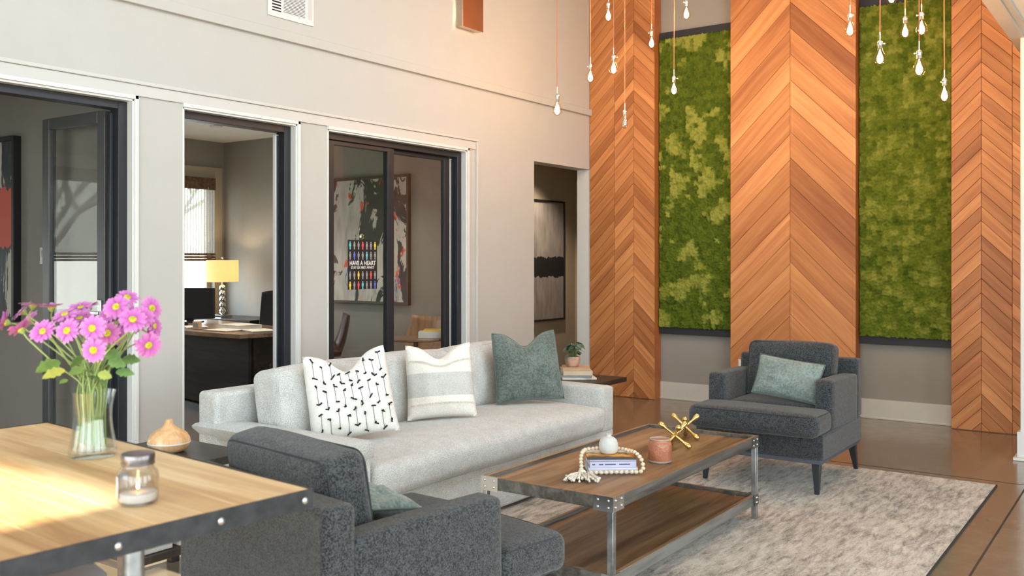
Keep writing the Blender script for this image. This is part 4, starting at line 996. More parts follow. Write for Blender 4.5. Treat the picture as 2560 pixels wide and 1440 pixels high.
fl = [  # px, py, depth offset, facing (screen right, screen up, towards camera), cup, place
 (231, 821, -.10, (0, .15, 1), 0, 'large one facing forward at the very centre of the bouquet'), (168, 827, -.09, (-.1, .35, 1), 0, 'large one facing forward, left of the bouquet centre'),
 (271, 830, -.075, (.1, .1, 1), 0, 'facing forward just right of the bouquet centre'), (234, 875, -.12, (.05, -.02, 1), 0, 'lowest one in front, hanging over the vase rim'),
 (108, 829, -.07, (-.15, .45, .9), 1, 'pale one low on the left side of the bouquet'), (320, 808, -.04, (.1, .6, .8), 0, 'right of centre, below the topmost flowers'),
 (268, 785, -.03, (0, .75, .7), 0, 'upper middle of the bouquet, tilted upwards'), (291, 767, .0, (.05, .45, .9), 0, 'second from the top, facing forward'),
 (313, 745, .03, (.3, .7, .6), 0, 'topmost flower of the bouquet'), (368, 865, -.05, (.6, -.15, .8), 0, 'lone one low on the right side of the bouquet'),
 (360, 794, -.02, (.45, .5, .75), 1, 'right side, just below the upper right flower'), (379, 771, .02, (.8, .25, .55), 0, 'upper right corner of the bouquet'),
 (388, 822, .03, (1, .1, .2), 1, 'rightmost flower, seen from the side'), (18, 808, .00, (-1, .35, .25), 2, 'far left tip of the bouquet'),
 (57, 779, .03, (-.7, .7, .35), 1, 'upper one of the left fringe of the bouquet'), (57, 826, -.03, (-.6, .6, -.1), 2, 'cupped one low at the left fringe'),
 (92, 762, .05, (-.2, 1, -.1), 1, 'back left, turned upwards'), (130, 770, .06, (0, 1, .05), 2, 'back left of centre, cupped and turned upwards'),
 (163, 787, .0, (-.1, .85, .5), 0, 'behind the large left flower, tilted upwards'), (229, 762, .04, (-.1, 1, 0), 2, 'back middle, cupped, seen edge-on above the centre'),
 (200, 797, .05, (0, .8, .5), 1, 'half hidden above the gap between the two large flowers'),
 (186, 808, .07, (-.1, .7, .5), 1, 'deep in the middle, behind the two large flowers'), (250, 855, .00, (.0, .3, .9), 1, 'half hidden under the large central flower'), (205, 770, .07, (-.1, .9, .4), 1, 'back row, left of the edge-on flower'), (330, 785, .04, (.3, .6, .6), 1, 'between the topmost and the right side flowers'), (80, 800, .04, (-.6, .5, .5), 1, 'inner one of the left fringe'), (345, 812, .07, (.5, .3, .7), 1, 'behind the right side flowers'),
 (362, 835, .06, (.8, -.3, .3), 2, 'drooping one at the right edge, above the lone low flower'), (300, 838, .04, (.2, .3, .8), 1, 'half hidden low behind the right of centre')]
D0 = (VASE - Vector((0, 0, HC))).dot(FW); rnd = random.Random(11)
from mathutils.bvhtree import BVHTree
def raw_bvh(vs, fs): return BVHTree.FromPolygons(vs, fs)
PV, PF = [], []
def absorb(vs, fs):
    b = len(PV); PV.extend(vs); PF.extend([[i + b for i in f] for f in fs])
absorb([VASE + Vector(v_) for v_ in mb_vase.v], mb_vase.f)
base_parts = []
for me in PM: base_parts.append(([v_.co.copy() for v_ in me.vertices], [list(p.vertices) for p in me.polygons]))
cpart = ([v_.co.copy() for v_ in CM.vertices], [list(p.vertices) for p in CM.polygons]); kpart = ([v_.co.copy() for v_ in KM.vertices], [list(p.vertices) for p in KM.polygons])
NF = len(fl)
for i, (px, py, dd, fc, cup, lab) in enumerate(fl):
    best = None; cur = raw_bvh(PV, PF)
    for tr_ in range(90):
        j = min(1.5, tr_ / 14); P0 = at(px + rnd.uniform(-9, 9) * j, py + rnd.uniform(-7, 7) * j, D0 + dd + rnd.uniform(-.02, .07) * j * 1.6)
        nrm = (RT * (fc[0] + rnd.uniform(-.2, .2) * j) + UPV * fc[1] - FW * fc[2]).normalized(); Q = nrm.to_track_quat('Z', 'Y').to_matrix().to_4x4() @ Matrix.Rotation(rnd.uniform(0, 6), 4, 'Z'); SC = Matrix.Scale(rnd.uniform(1.08, 1.25), 4)
        lat = (P0 - VASE); lat.z = 0; ld = lat.normalized(); sd_ = Vector((-ld.y, ld.x, 0)); ja = (i * 2.39996) % 6.283; jr = .031 * sqrt((i + .5) / NF)
        nd = Vector((cos(ja), sin(ja), 0)) * jr
        neck = VASE + Vector((0, 0, .160)) + nd; foot = VASE + Vector((nd.x * .95, nd.y * .95, rnd.uniform(.016, .04))); low = VASE + Vector((nd.x * .9, nd.y * .9, .085))
        end = P0 - nrm * .008 * 1; out = end - nrm * rnd.uniform(.02, .035); mid = neck.lerp(out, rnd.uniform(.4, .62)) + Vector((0, 0, rnd.uniform(-.005, .02))) - ld * rnd.uniform(-.006, .014) + sd_ * rnd.uniform(-.01, .01) * j
        cc = crs([foot, low, neck, mid, out, end], 5); sm = MB().tube([q - P0 for q in cc], .0019, 5)
        vs = []; fs = []
        for (pv, pf), Mx in ((base_parts[cup], Q @ SC), (cpart, Q), (kpart, Q)):
            b = len(vs); vs += [P0 + Mx @ v_ for v_ in pv]; fs += [[q + b for q in f] for f in pf]
        b = len(vs); vs += [P0 + Vector(v_) for v_ in sm.v]; fs += [[q + b for q in f] for f in sm.f]
        hits = len(cur.overlap(raw_bvh(vs, fs)))
        if best is None or hits < best[0]: best = (hits, P0, Q, SC, sm, vs, fs, neck, mid)
        if hits == 0: break
    hits, P0, Q, SC, sm, vs, fs, neck, mid = best; absorb(vs, fs)
    r = thing('daisy', 'pink daisy, ' + lab, 'flower', P0, group='pink daisies in the glass vase')
    for nm, me in (('petals', PM[cup]), ('flower_center', CM), ('calyx', KM)):
        o = bpy.data.objects.new(nm, me); COL.objects.link(o); o.parent = r; o.matrix_local = Q @ SC if nm == 'petals' else Q
    sm.build('stem', 'stem_green', r, smooth=80)
    if i % 2 == 0:
        for tr_ in range(14):
            q = neck.lerp(mid, rnd.uniform(.2, .9)); lf_ = leaf_mb(rnd.uniform(.028, .045), rnd.uniform(.007, .011), .3, 6, .15)
            Mx = Matrix.Translation(q - P0) @ Matrix.Rotation(rnd.uniform(0, 6.3), 4, 'Z') @ Matrix.Rotation(rnd.uniform(-.7, .3), 4, 'Y'); vs = [P0 + Mx @ Vector(v_) for v_ in lf_.v[6:]]
            if len(raw_bvh(PV, PF).overlap(raw_bvh([P0 + Mx @ Vector(v_) for v_ in lf_.v], lf_.f))) <= 8: 
                o = lf_.build('leaf', rnd.choice(('leaf_mid', 'leaf_mid', 'leaf_lime')), r, smooth=80); o.matrix_local = Mx; absorb([P0 + Mx @ Vector(v_) for v_ in lf_.v], lf_.f); break
DAIS = [o for o in COL.objects if o.name.startswith('daisy') and o.parent is None]
for (px, py, dd, L_, W_, az, mt) in ((150, 905, -.05, .055, .017, 2.0, 'leaf_mid'), (162, 925, -.07, .05, .013, 1.7, 'leaf_lime'), (170, 950, -.03, .02, .006, 1.8, 'leaf_mid'), (305, 900, .02, .04, .014, -.3, 'leaf_mid'), (270, 905, -.03, .04, .013, .9, 'leaf_mid'), (210, 920, -.06, .035, .012, 2.3, 'leaf_mid'), (290, 930, -.02, .04, .012, .2, 'leaf_mid'), (245, 935, -.07, .03, .012, 1.2, 'leaf_lime'), (220, 895, .0, .04, .014, 2.6, 'leaf_mid'), (255, 890, .03, .045, .016, .5, 'leaf_mid')):
    lf_ = leaf_mb(L_, W_, .2, 8, .2)
    for tr_ in range(30):
        q = at(px + rnd.uniform(-14, 14) * min(1, tr_ / 6), py + rnd.uniform(-12, 12) * min(1, tr_ / 6), D0 + dd + rnd.uniform(-.05, .05) * min(1, tr_ / 6))
        Mx = Matrix.Translation(q) @ Matrix.Rotation(YAW + pi * (px < 240) + rnd.uniform(-.8, .8) * min(1, tr_ / 6), 4, 'Z') @ Matrix.Rotation(az * .15, 4, 'Y') @ Matrix.Rotation(.9, 4, 'X'); vs = [Mx @ Vector(v_) for v_ in lf_.v]
        if not raw_bvh(PV, PF).overlap(raw_bvh(vs, lf_.f)):
            dz = min(DAIS, key=lambda o: (o.location - q).length); o = lf_.build('leaf', mt, dz, smooth=80); o.matrix_local = Matrix.Translation(-dz.location) @ Mx; absorb(vs, lf_.f); break
# mason-jar candle
J = atz(345, 1258, TT)
r = thing('jar_candle', 'glass mason-jar candle with a metal lid and white label on the pine table', 'candle', (J.x, J.y, TZ2))
glass('jar_glass', (.90, .90, .90, 1), .02, 1.5, 1.2); plain('lid_metal', (.20, .18, .18, 1), .3, .9, noise=.2, nscale=40)
MB().lathe([(.030, 0), (.0345, .003), (.0365, .009), (.0365, .050), (.0345, .059), (.0285, .066), (.0275, .070), (.0262, .070), (.027, .065), (.0325, .058), (.0345, .050), (.0345, .009), (.03, .004), (0.0005, .004)], 40).build('glass_body', 'jar_glass', r, smooth=50)
MB().lathe([(.0, .0045), (.030, .0045), (.0335, .010), (.0335, .0205), (.032, .0215), (.006, .0195), (0, .0195)], 32).build('wax', 'wax_white', r, smooth=50)
MB().lathe([(.0275, .0715), (.0292, .0715), (.0295, .0765), (.0283, .0775), (.0283, .080), (.0295, .081), (.0298, .0895), (.0285, .0915), (0, .0922), (0, .0905), (.0275, .0885), (.0275, .0715)], 40).build('lid', 'lid_metal', r, smooth=35)
mb = MB(); n = 14; a0 = YAW + rad(140)
for k in range(n + 1):
    a = a0 + k * rad(85) / n; mb.v += [(.0370 * cos(a), .0370 * sin(a), .012), (.0370 * cos(a), .0370 * sin(a), .052)]
mb.f = [(2 * k, 2 * k + 2, 2 * k + 3, 2 * k + 1) for k in range(n)]; o = mb.build('paper_label', 'white_trim', r, smooth=60); sm = o.modifiers.new('s', 'SOLIDIFY'); sm.thickness = .0003
MB().tube([(0, 0, .019), (.0005, 0, .027)], .0008, 5).build('wick', 'ink', r)
emit('flame', (1, .55, .22, 1), 22); MB().lathe([(0, .024), (.0022, .027), (.0028, .030), (.0015, .035), (0, .039)], 12).build('flame', 'flame', r, smooth=60)

# ------------------------------------------------------------------ hanging bulbs
plain('cord_copper', (.55, .20, .10, 1), .8); plain('porcelain', (.80, .80, .78, 1), .3)
glass('bulb_glass', (1, .90, .74, 1), .0, 1.5, 1.0); glass('bulb_glass_clear', (.9, .92, .95, 1), .03, 1.5, 7.0)
emit('filament', (1, .56, .25, 1), 215); emit('filament_off', (1, .7, .4, 1), 0)
BULBS = [(1393, 274, 6.5, 'leftmost, in front of the left wall'), (1476, 193, 7.4, 'second from the left, at the corner'), (1521, 40, 7.3, 'high before the narrow left timber panel'),
 (1534, 172, 7.0, 'mid-height before the narrow timber panel'), (1629, 108, 7.6, 'at the right edge of the narrow panel'), (1685, 224, 7.3, 'lowest one before the left moss panel'),
 (1716, 35, 7.2, 'above the left moss panel'), (2125, 75, 5.9, 'at the right edge of the wide panel'), (2200, 145, 5.7, 'leftmost one before the right moss panel'),
 (2229, -6, 6.1, 'cut off by the top edge'), (2263, 80, 6.3, 'upper middle of the right moss panel'), (2304, 72, 5.9, 'upper right before the right moss panel'),
 (2298, 172, 5.3, 'largest, middle of the right moss panel'), (2361, 238, 5.8, 'lowest at the right moss panel edge'), (1562, 308, 7.4, 'unlit')]
proto = None
for i, (px, py, d, lab) in enumerate(BULBS):
    P0 = at(px, py, d); lit = lab != 'unlit'; r = thing('pendant_bulb', ('lit pendant bulb on a copper cord, ' + lab) if lit else 'unlit clear pendant bulb on a copper cord, low before the narrow left timber panel', 'pendant light', P0, rotz=rnd.uniform(0, 6), group='hanging filament bulbs')
    s_ = 1.0 if lit else .72
    if i == 12: r.rotation_euler.z = YAW + pi
    if i in (8, 3, 5): r.rotation_euler.z = YAW
    MB().tube([(0, 0, .155), (.0015, 0, .6), (0, .001, CEIL - P0.z)], .0032, 6).build('cord', 'cord_copper', r, smooth=80)
    MB().lathe([(.0035, .112), (.0035, .158), (0, .159)], 10).build('stem', 'porcelain', r, smooth=60)
    MB().lathe([(.0, .058), (.0135, .058), (.014, .075), (.0145, .085), (.0165, .088), (.0165, .094), (.012, .104), (.005, .110), (.0035, .113), (0, .113)], 16).build('socket', 'chrome', r, smooth=50)
    mb = MB(); mb.tube([(.012, 0, .088), (.026, 0, .088)], .0022, 6); mb.ball((.028, 0, .088), .0048, 8, 6); mb.build('switch_key', 'porcelain', r, smooth=60)
    pr = [(.0, -.043), (.012, -.0405), (.024, -.032), (.0315, -.018), (.0335, -.002), (.031, .014), (.024, .030), (.0165, .046), (.0132, .060)]
    MB().lathe([(a * s_, b) for a, b in pr], 24).build('bulb_glass', 'bulb_glass' if lit else 'bulb_glass_clear', r, smooth=80)
    if lit: MB().lathe([(0, -.034), (.011, -.028), (.0185, -.012), (.0165, .006), (.009, .026), (.004, .044), (0, .052)], 12).build('filament', 'filament', r, smooth=80)
    else: MB().tube([(.003, 0, .05), (.006, 0, 0), (0, .004, -.015), (-.006, 0, 0), (-.003, 0, .05)], .0007, 4).build('filament', 'pewter', r)

# ------------------------------------------------------------------ left wall fittings
r = thing('wall_vent', 'white ventilation grille high on the left wall, at the top edge of the picture', 'vent', (XL + .0012, 4.172, 3.10)); h, hz = .197, .168
mb = MB(); f_ = .036
mb.box(0, .008, -h, -h + f_, -hz, hz); mb.box(0, .008, h - .075, h, -hz, hz); mb.box(0, .008, -h + f_, h - .075, -hz, -hz + f_); mb.box(0, .008, -h + f_, h - .075, hz - f_, hz); mb.box(0, .0078, -.085, -.066, -hz + f_, hz - f_); mb.build('grille_frame', 'white_trim', r, bevel=.002)
B(0, .001, -h + f_, h - .075, -hz + f_, hz - f_).build('duct_opening', 'black_matte', r)
B(.008, .0095, h - .055, h - .018, -hz + f_, hz - f_).build('side_panel', 'trim_paint', r, bevel=.001)
zz = -hz + f_ + .012
while zz < hz - f_:
    B(.001, .0065, -h + f_, -.085, zz - .004, zz + .005).build('louvre', 'white_trim', r); zz += .0195
zz = -hz + f_ + .004
while zz < hz - f_:
    B(.001, .0065, -.066, h - .075, zz - .003, zz + .003).build('louvre', 'white_trim', r); zz += .0098
r = thing('wall_sconce', 'square brushed-metal wall sconce glowing upwards near the corner of the left wall', 'wall light', (XL + .001, 6.04, 3.245))
plain('brushed_nickel', (.52, .47, .40, 1), .22, 1, noise=.06); plain('brushed_orange_reflection', (.78, .50, .36, 1), .24, 1, noise=.05)
B(0, .012, -.10, .10, .015, .25).build('back_plate', 'brushed_nickel', r); mb = MB()
mb.box(.012, .075, -.135, -.131, 0, .265); mb.box(.012, .075, .131, .135, 0, .265); mb.box(.012, .075, -.131, .131, 0, .006); mb.build('side_housing', 'brushed_nickel', r)
B(.075, .084, -.137, .137, -.004, .269).build('front_plate', 'brushed_orange_reflection', r, bevel=.001)  # orange reflection put into the front plate's metal colour
B(.02, .066, -.05, .05, .10, .14).build('lamp_lens', emit('sconce_glow', (1, .62, .34, 1), 60), r)
r = thing('wall_outlet', 'white double wall outlet low on the wide chevron timber panel, behind the armchair', 'outlet', (-3.156, YF - .0005, .385))
B(-.036, .036, -.006, 0, -.058, .058).build('cover_plate', 'white_trim', r, bevel=.002); mb = MB()
B(-.018, .018, -.0085, -.006, .008, .044).build('socket', 'porcelain', r, bevel=.001); B(-.018, .018, -.0085, -.006, -.044, -.008).build('socket', 'porcelain', r, bevel=.001)

# ------------------------------------------------------------------ side tables and what stands on them
r = thing('side_table', 'dark two-tier side table between the sofa arm and the foreground armchair', 'side table', (-3.395, 2.24, 0)); h, g = .265, .29
B(-h, h, -g, g, .515, .55).build('table_top', 'dark_wood', r, bevel=.003); B(-h + .02, h - .02, -g + .02, g - .02, .195, .225).build('shelf', 'dark_wood', r, bevel=.003)
for a in (-1, 1):
    for b in (-1, 1): B(min(a * h, a * (h - .04)), max(a * h, a * (h - .04)), min(b * g, b * (g - .04)), max(b * g, b * (g - .04)), 0, .515).build('leg', 'dark_wood', r, bevel=.002)
r = thing('aroma_diffuser', 'onion-shaped light wood aroma diffuser on the dark side table', 'diffuser', (-3.40, 2.325, .5508))
MB().lathe([(0, 0), (.055, 0), (.068, .006), (.080, .020), (.086, .036)], 40).build('base', 'light_bamboo', r, smooth=60)
MB().lathe([(.086, .036), (.0868, .0385), (.086, .041)], 40).build('light_band', 'white_trim', r, smooth=60)
MB().lathe([(.086, .041), (.083, .056), (.072, .074), (.054, .088), (.036, .097), (.023, .107), (.0165, .120), (.0155, .130), (.0135, .133), (.009, .131), (0, .128)], 40).build('lid', 'light_bamboo', r, smooth=60)
r = thing('leaflet_box', 'white leaflet box on the lower shelf of the dark side table', 'box', (-3.22, 2.10, .2258))
B(-.05, .05, -.075, .085, 0, .075).build('box_body', 'white_trim', r, bevel=.003); B(.0502, .051, -.03, .01, .02, .05).build('printed_mark', 'leaf_lime', r)
book('paperback', 'white paperback lying behind the leaflet box on the lower shelf', (-3.23, 2.30, .2258), .0, .06, .085, .03, 'page_white')

r = thing('end_table', 'dark end table on a crossed pedestal between the sofa and the corner', 'side table', (-3.69, 6.04, 0)); h = .285
B(-h, h, -h, h, .41, .445).build('table_top', 'dark_wood', r, bevel=.003); B(-.03, .03, -.03, .03, .03, .41).build('pedestal', 'black', r, bevel=.002)
mb = MB(); mb.taper((0, 0, 0), (.36, .028), (0, 0, .03), (.33, .022)); mb.build('foot', 'black', r); mb = MB(); mb.taper((0, 0, .0), (.028, .36), (0, 0, .0305), (.022, .33)); mb.build('foot', 'black', r)
plain('cover_cream', (.72, .58, .42, 1), .6); plain('cover_gray', (.30, .31, .34, 1), .5); plain('cover_tan', (.62, .42, .28, 1), .6)
Pb = atz(1442, 944, .445); zt = .4455
for k, (lab, hx, hy, hz_, cv, rz) in enumerate((('large white magazine at the bottom of the book stack under the potted plant', .13, .165, .014, 'page_white', YAW + .1), ('gray and white book second from the bottom of the stack under the potted plant', .125, .155, .016, 'cover_gray', YAW - .12), ('thick cream book in the middle of the stack under the potted plant', .11, .145, .032, 'cover_cream', YAW + .04), ('thin tan book on top of the stack under the potted plant', .105, .14, .016, 'cover_tan', YAW - .03))):
    book('stacked_book', lab, (Pb.x - .02, Pb.y + .02, zt), rz, hx, hy, hz_, cv, group='books under the potted plant'); zt += hz_ + .0005
r = thing('potted_plant', 'small potted plant with round blue-green leaves on the book stack', 'plant', (Pb.x - .045, Pb.y + .01, zt + .0003))
plain('pot_blush', (.62, .42, .31, 1), .6, noise=.25, nscale=14); plain('leaf_blue', (.07, .15, .11, 1), .45, noise=.3, nscale=12); plain('soil', (.05, .035, .025, 1), .95)
MB().lathe([(0, 0), (.036, 0), (.040, .004), (.052, .020), (.059, .040), (.060, .060), (.056, .078), (.053, .078), (.055, .060), (.0005, .058)], 32).build('pot', 'pot_blush', r, smooth=60)
MB().lathe([(0, .066), (.0545, .064)], 24).build('soil', 'soil', r)
rp = random.Random(4)
for k in range(26):
    a = rp.uniform(0, 2 * pi); ph_ = rp.uniform(.15, 1.35); R_ = rp.uniform(.07, .125); p = Vector((cos(a) * sin(ph_) * R_, sin(a) * sin(ph_) * R_, .075 + cos(ph_) * R_ * 1.05)); base = Vector((cos(a) * .012, sin(a) * .012, .066))
    MB().tube([base, base.lerp(p, .5) + Vector((0, 0, .012)), p], .0013, 5).build('stem', 'leaf_mid', r)
    lf_ = MB(); rr_ = rp.uniform(.020, .030); vs = [(0, 0, 0)] + [(rr_ * (1 - .12 * cos(q * pi / 5)) * cos(q * pi / 5) + rr_ * .6, rr_ * .9 * sin(q * pi / 5), -.004) for q in range(10)]
    lf_.add(vs, [(0, 1 + q, 1 + (q + 1) % 10) for q in range(10)]); o = lf_.build('leaf', 'leaf_blue', r, smooth=80); o.matrix_local = Matrix.Translation(p) @ Matrix.Rotation(a, 4, 'Z') @ Matrix.Rotation(rp.uniform(-.2, .9), 4, 'Y') @ Matrix.Rotation(rp.uniform(-.5, .5), 4, 'X')

# ------------------------------------------------------------------ office furniture
r = thing('office_desk', 'large dark wood desk with a bowed light-edged top in the middle office', 'desk', (-6.15, 4.86, 0), rad(-11))
n = 14; L_, Dp = 2.0, .70; bow = [(-L_ * k / n, -.16 * sin(pi * k / n)) for k in range(n + 1)]; pts = [(x, y) for x, y in bow] + [(-L_, Dp), (0, Dp)]
def slab(pts, z0, z1):
    mb = MB(); m_ = len(pts); mb.add([(x, y, z0) for x, y in pts] + [(x, y, z1) for x, y in pts], [tuple(range(m_ - 1, -1, -1)), tuple(range(m_, 2 * m_))] + [(i, (i + 1) % m_, m_ + (i + 1) % m_, m_ + i) for i in range(m_)]); return mb
slab(pts, .705, .738).build('desk_top', wood('desk_brown', (.10, .06, .035, 1), (.20, .13, .08, 1), (.28, .19, .12, 1), 'X', 1, .3), r)
wood('espresso', (.010, .008, .007, 1), (.022, .016, .013, 1), (.045, .032, .025, 1), 'X', 1.2, .35)
B(-L_ + .1, -.28, .24, .27, .03, .705).build('modesty_panel', 'espresso', r); B(-.32, -.28, .24, .66, .0, .705).build('side_panel', 'espresso', r, bevel=.003); B(-L_ + .1, -L_ + .14, .24, .66, .0, .705).build('side_panel', 'espresso', r, bevel=.003)
MB().lathe([(0, 0), (.035, 0), (.035, .004), (.028, .008), (0, .006)], 24, Matrix.Translation((-.279, .45, .42)) @ Matrix.Rotation(pi / 2, 4, 'Y')).build('cable_port', 'black', r)
DZ = .7388
def onk(lx, ly): c_, s__ = cos(rad(-11)), sin(rad(-11)); return (-6.15 + lx * c_ - ly * s__, 4.86 + lx * s__ + ly * c_)
x_, y_ = onk(-1.68, .34); r = thing('computer_monitor', 'black computer monitor seen from behind on the desk in the middle office', 'monitor', (x_, y_, DZ), rad(30))
B(-.25, .25, -.02, .02, .04, .335).build('screen_housing', 'black', r, bevel=.006); B(-.03, .03, .0, .03, .01, .08).build('neck', 'black', r); B(-.11, .11, -.08, .09, 0, .012).build('base', 'black', r, bevel=.003)
for k, (lx, ly, hx, hy, hz_, rz, lab, c_) in enumerate(((-.50, .12, .15, .11, .006, .2, 'loose sheet stack near the middle of the dark desk edge', 'page_white'), (-.20, .28, .15, .11, .012, -.15, 'gray folder at the right corner of the dark desk', 'cover_gray'), (-.70, .36, .16, .12, .03, .1, 'thick stack of papers right of the black monitor', 'page_white'), (-1.02, .10, .13, .09, .008, -.3, 'white papers in front of the black monitor', 'page_white'))):
    x_, y_ = onk(lx, ly); r = thing('paper_stack', lab, 'papers', (x_, y_, DZ), rad(-11) + rz, group='papers on the dark desk')
    B(-hx, hx, -hy, hy, 0, hz_).build('sheets', c_, r); B(-hx + .01, hx + .008, -hy - .006, hy - .01, hz_, hz_ + .002).build('top_sheet', 'page_white', r)
x_, y_ = onk(-.78, .0); r = thing('pencil_cup', 'small tan desk clock-like box at the front edge of the dark desk', 'box', (x_, y_, DZ), rad(10)); B(-.035, .035, -.02, .02, 0, .07).build('box_body', 'cover_tan', r, bevel=.004); B(-.026, .026, -.0215, -.0200, .02, .055).build('face', 'cover_gray', r)
r['label'] = 'small tan box standing at the front edge of the dark desk'
x_, y_ = onk(-1.30, .02); r = thing('desk_phone', 'dark desk telephone with coiled cord beside the black monitor', 'telephone', (x_, y_, DZ), rad(20)); B(-.09, .09, -.09, .09, 0, .035).build('phone_base', 'black', r, bevel=.01); B(-.09, -.04, -.10, .10, .04, .07).build('handset', 'black', r, bevel=.012); B(.0, .07, .02, .07, .0352, .038).build('display', 'cover_gray', r)
r = thing('console_cabinet', 'low black cabinet under the table lamp in the office corner', 'cabinet', (-8.05, 6.32, 0)); B(-.55, .50, -.22, .25, .05, .71).build('cabinet_body', 'espresso', r, bevel=.004); B(-.57, .52, -.25, .26, .71, .735).build('cabinet_top', 'espresso', r, bevel=.003)
B(-.54, -.03, -.232, -.2205, .08, .69).build('cabinet_door', 'espresso', r, bevel=.002); B(-.02, .49, -.232, -.2205, .08, .69).build('cabinet_door', 'espresso', r, bevel=.002)
r = thing('table_lamp', 'chrome stacked-ball table lamp with a glowing drum shade in the office corner', 'lamp', (-8.16, 6.22, .7357))
MB().box(-.07, .07, -.07, .07, 0, .03).build('base', 'chrome', r, bevel=.003); mb = MB(); 
for k in range(5): MB().ball((0, 0, .065 + k * .062), .033, 20, 14).build('ball', 'chrome', r, smooth=80)
MB().tube([(0, 0, .03), (0, 0, .62)], .006, 10).build('lamp_rod', 'chrome', r); MB().ball((0, 0, .628), .010, 12, 8).build('finial', 'chrome', r, smooth=80)
t = NT('lamp_shade'); t.base((.88, .80, .62, 1)); t.set(.9); tl = t.node('ShaderNodeBsdfTranslucent'); tl.inputs[0].default_value = (.90, .80, .58, 1); mx = t.node('ShaderNodeMixShader'); mx.inputs[0].default_value = .6; t.link(t.b.outputs[0], mx.inputs[1]); t.link(tl.outputs[0], mx.inputs[2]); t.link(mx.outputs[0], t.out.inputs[0]); MT['lamp_shade'] = t.m
MB().lathe([(.165, .375), (.165, .605), (.1635, .605), (.1635, .375), (.165, .375)], 48).build('lamp_shade', 'lamp_shade', r, smooth=60)
MB().lathe([(0, .455), (.018, .462), (.028, .49), (.018, .52), (0, .527)], 14).build('bulb', emit('lamp_bulb', (1, .72, .42, 1), 170), r, smooth=80)
# mesh task chair
r = thing('task_chair', 'black mesh office chair behind the dark desk, at the right door frame', 'office chair', (-7.02, 5.98, 0), rad(40))
MB().lathe([(.03, .06), (.03, .42), (0, .42)], 12).build('gas_column', 'black', r)
for k in range(5):
    a = k * 2 * pi / 5; MB().taper((cos(a) * .28, sin(a) * .28, .05), (.012, .012), (0, 0, .09), (.03, .03)).build('base_arm', 'black', r); MB().ball((cos(a) * .28, sin(a) * .28, .0255), .025, 10, 8).build('caster', 'black', r, smooth=80)
puff(.48, .48, .07, .03, (0, 0, .01), 8, Matrix.Translation((0, 0, .47))).build('seat', 'black_matte', r, smooth=80)
mb = MB(); n = 10
for j in range(9):
    for i in range(n + 1):
        u = -1 + 2 * i / n; z = .55 + j * .062; wv = .21 - .03 * (j / 8) ** 2; mb.v.append((u * wv, .22 - .05 * u * u + .06 * sin(j / 8 * 2.4) - (.03 if j == 8 else 0) * 0, z - .02 * u * u * (j == 8)))
mb.f = [(j * (n + 1) + i, j * (n + 1) + i + 1, (j + 1) * (n + 1) + i + 1, (j + 1) * (n + 1) + i) for j in range(8) for i in range(n)]
o = mb.build('backrest', 'black_matte', r, smooth=80); sm_ = o.modifiers.new('s', 'SOLIDIFY'); sm_.thickness = .018
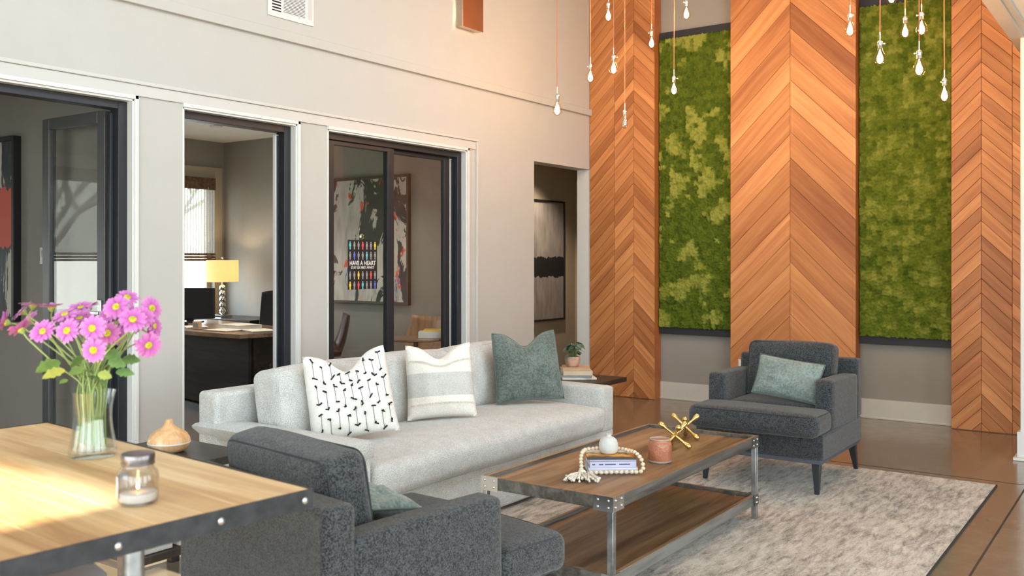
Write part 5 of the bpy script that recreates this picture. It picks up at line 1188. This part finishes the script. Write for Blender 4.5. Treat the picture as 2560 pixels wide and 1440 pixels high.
# moulded shell chairs
def shell_chair(label, loc, rz, mat, legs='black'):
    r = thing('shell_chair', label, 'chair', loc, rz, group='moulded shell chairs in the offices'); mb = MB(); N, M_ = 16, 18
    for j in range(M_ + 1):
        t_ = j / M_
        if t_ < .5: y = -.22 + .40 * t_ / .5; z = .45 - .02 * sin(pi * t_ / .5)
        else: q = (t_ - .5) / .5; y = .18 + .10 * sin(q * 1.2) ; z = .45 + .38 * q ** 1.25
        hw_ = .235 * (1 - .10 * (1 - t_) ** 4) * (1 - .25 * max(0, t_ - .8) ** 1.2 * 5 * .6)
        for i in range(N + 1):
            u = -1 + 2 * i / N; rise = .07 * abs(u) ** 2.6 * (1.0 if t_ < .62 else max(0, 1 - (t_ - .62) * 2.2)); mb.v.append((u * hw_, y - (.055 * abs(u) ** 2.2 if t_ > .5 else 0) * (1 - .3 * t_), z + rise))
    mb.f = [(j * (N + 1) + i, j * (N + 1) + i + 1, (j + 1) * (N + 1) + i + 1, (j + 1) * (N + 1) + i) for j in range(M_) for i in range(N)]
    o = mb.build('seat_shell', mat, r, smooth=80); q = o.modifiers.new('s', 'SOLIDIFY'); q.thickness = .012; q.offset = -1
    for a in (-1, 1):
        for b in (-1, 1): MB().tube([(a * .20, b * .20 + .02, 0), (a * .13, b * .12, .425)], .009, 8).build('leg', legs, r)
    return r
wood('shell_tan', (.24, .13, .07, 1), (.34, .20, .11, 1), (.42, .27, .16, 1), 'Z', 1, .35); plain('shell_dark', (.05, .022, .016, 1), .35)
shell_chair('tan moulded chair behind the small round table in the office with the big painting', (-5.50, 6.22, 0), rad(0), 'shell_tan')
shell_chair('tan moulded guest chair in front of the dark desk', (-6.30, 4.02, 0), rad(170), 'shell_tan')
shell_chair('dark brown moulded chair half hidden behind the left sliding door', (-6.42, 5.98, 0), rad(-40), 'shell_dark')
r = thing('round_table', 'small round wooden table behind the right sliding glass door', 'side table', (-5.16, 5.88, 0))
MB().lathe([(0, .672), (.235, .672), (.25, .680), (.25, .692), (0, .692)], 40).build('table_top', 'desk_brown', r, smooth=40); MB().lathe([(.16, 0), (.16, .012), (.02, .03), (.02, .672), (0, .672)], 24).build('pedestal', 'black', r, smooth=40)
r = thing('lidded_box', 'pale gray paper box with a yellow folder on the small round table', 'box', (-5.06, 5.96, .6925), YAW); B(-.10, .14, -.09, .09, 0, .055).build('box_body', 'trim_paint', r, bevel=.003); B(-.06, .15, -.08, .095, .055, .068).build('folder', plain('folder_yellow', (.75, .50, .10, 1), .6), r)
# unseen ceiling lights added to brighten the offices
for (x, y), lab in (((-5.7, 4.3), 'over the guest chair'), ((-7.4, 4.3), 'in front of the dark desk'), ((-5.9, 5.7), 'over the round table'), ((-5.9, 1.5), 'inside the leftmost office, nearer the door'), ((-7.5, 1.5), 'inside the leftmost office, by the window')):
    lit_disc((x, y, OC), 'unseen added ceiling light ' + lab)
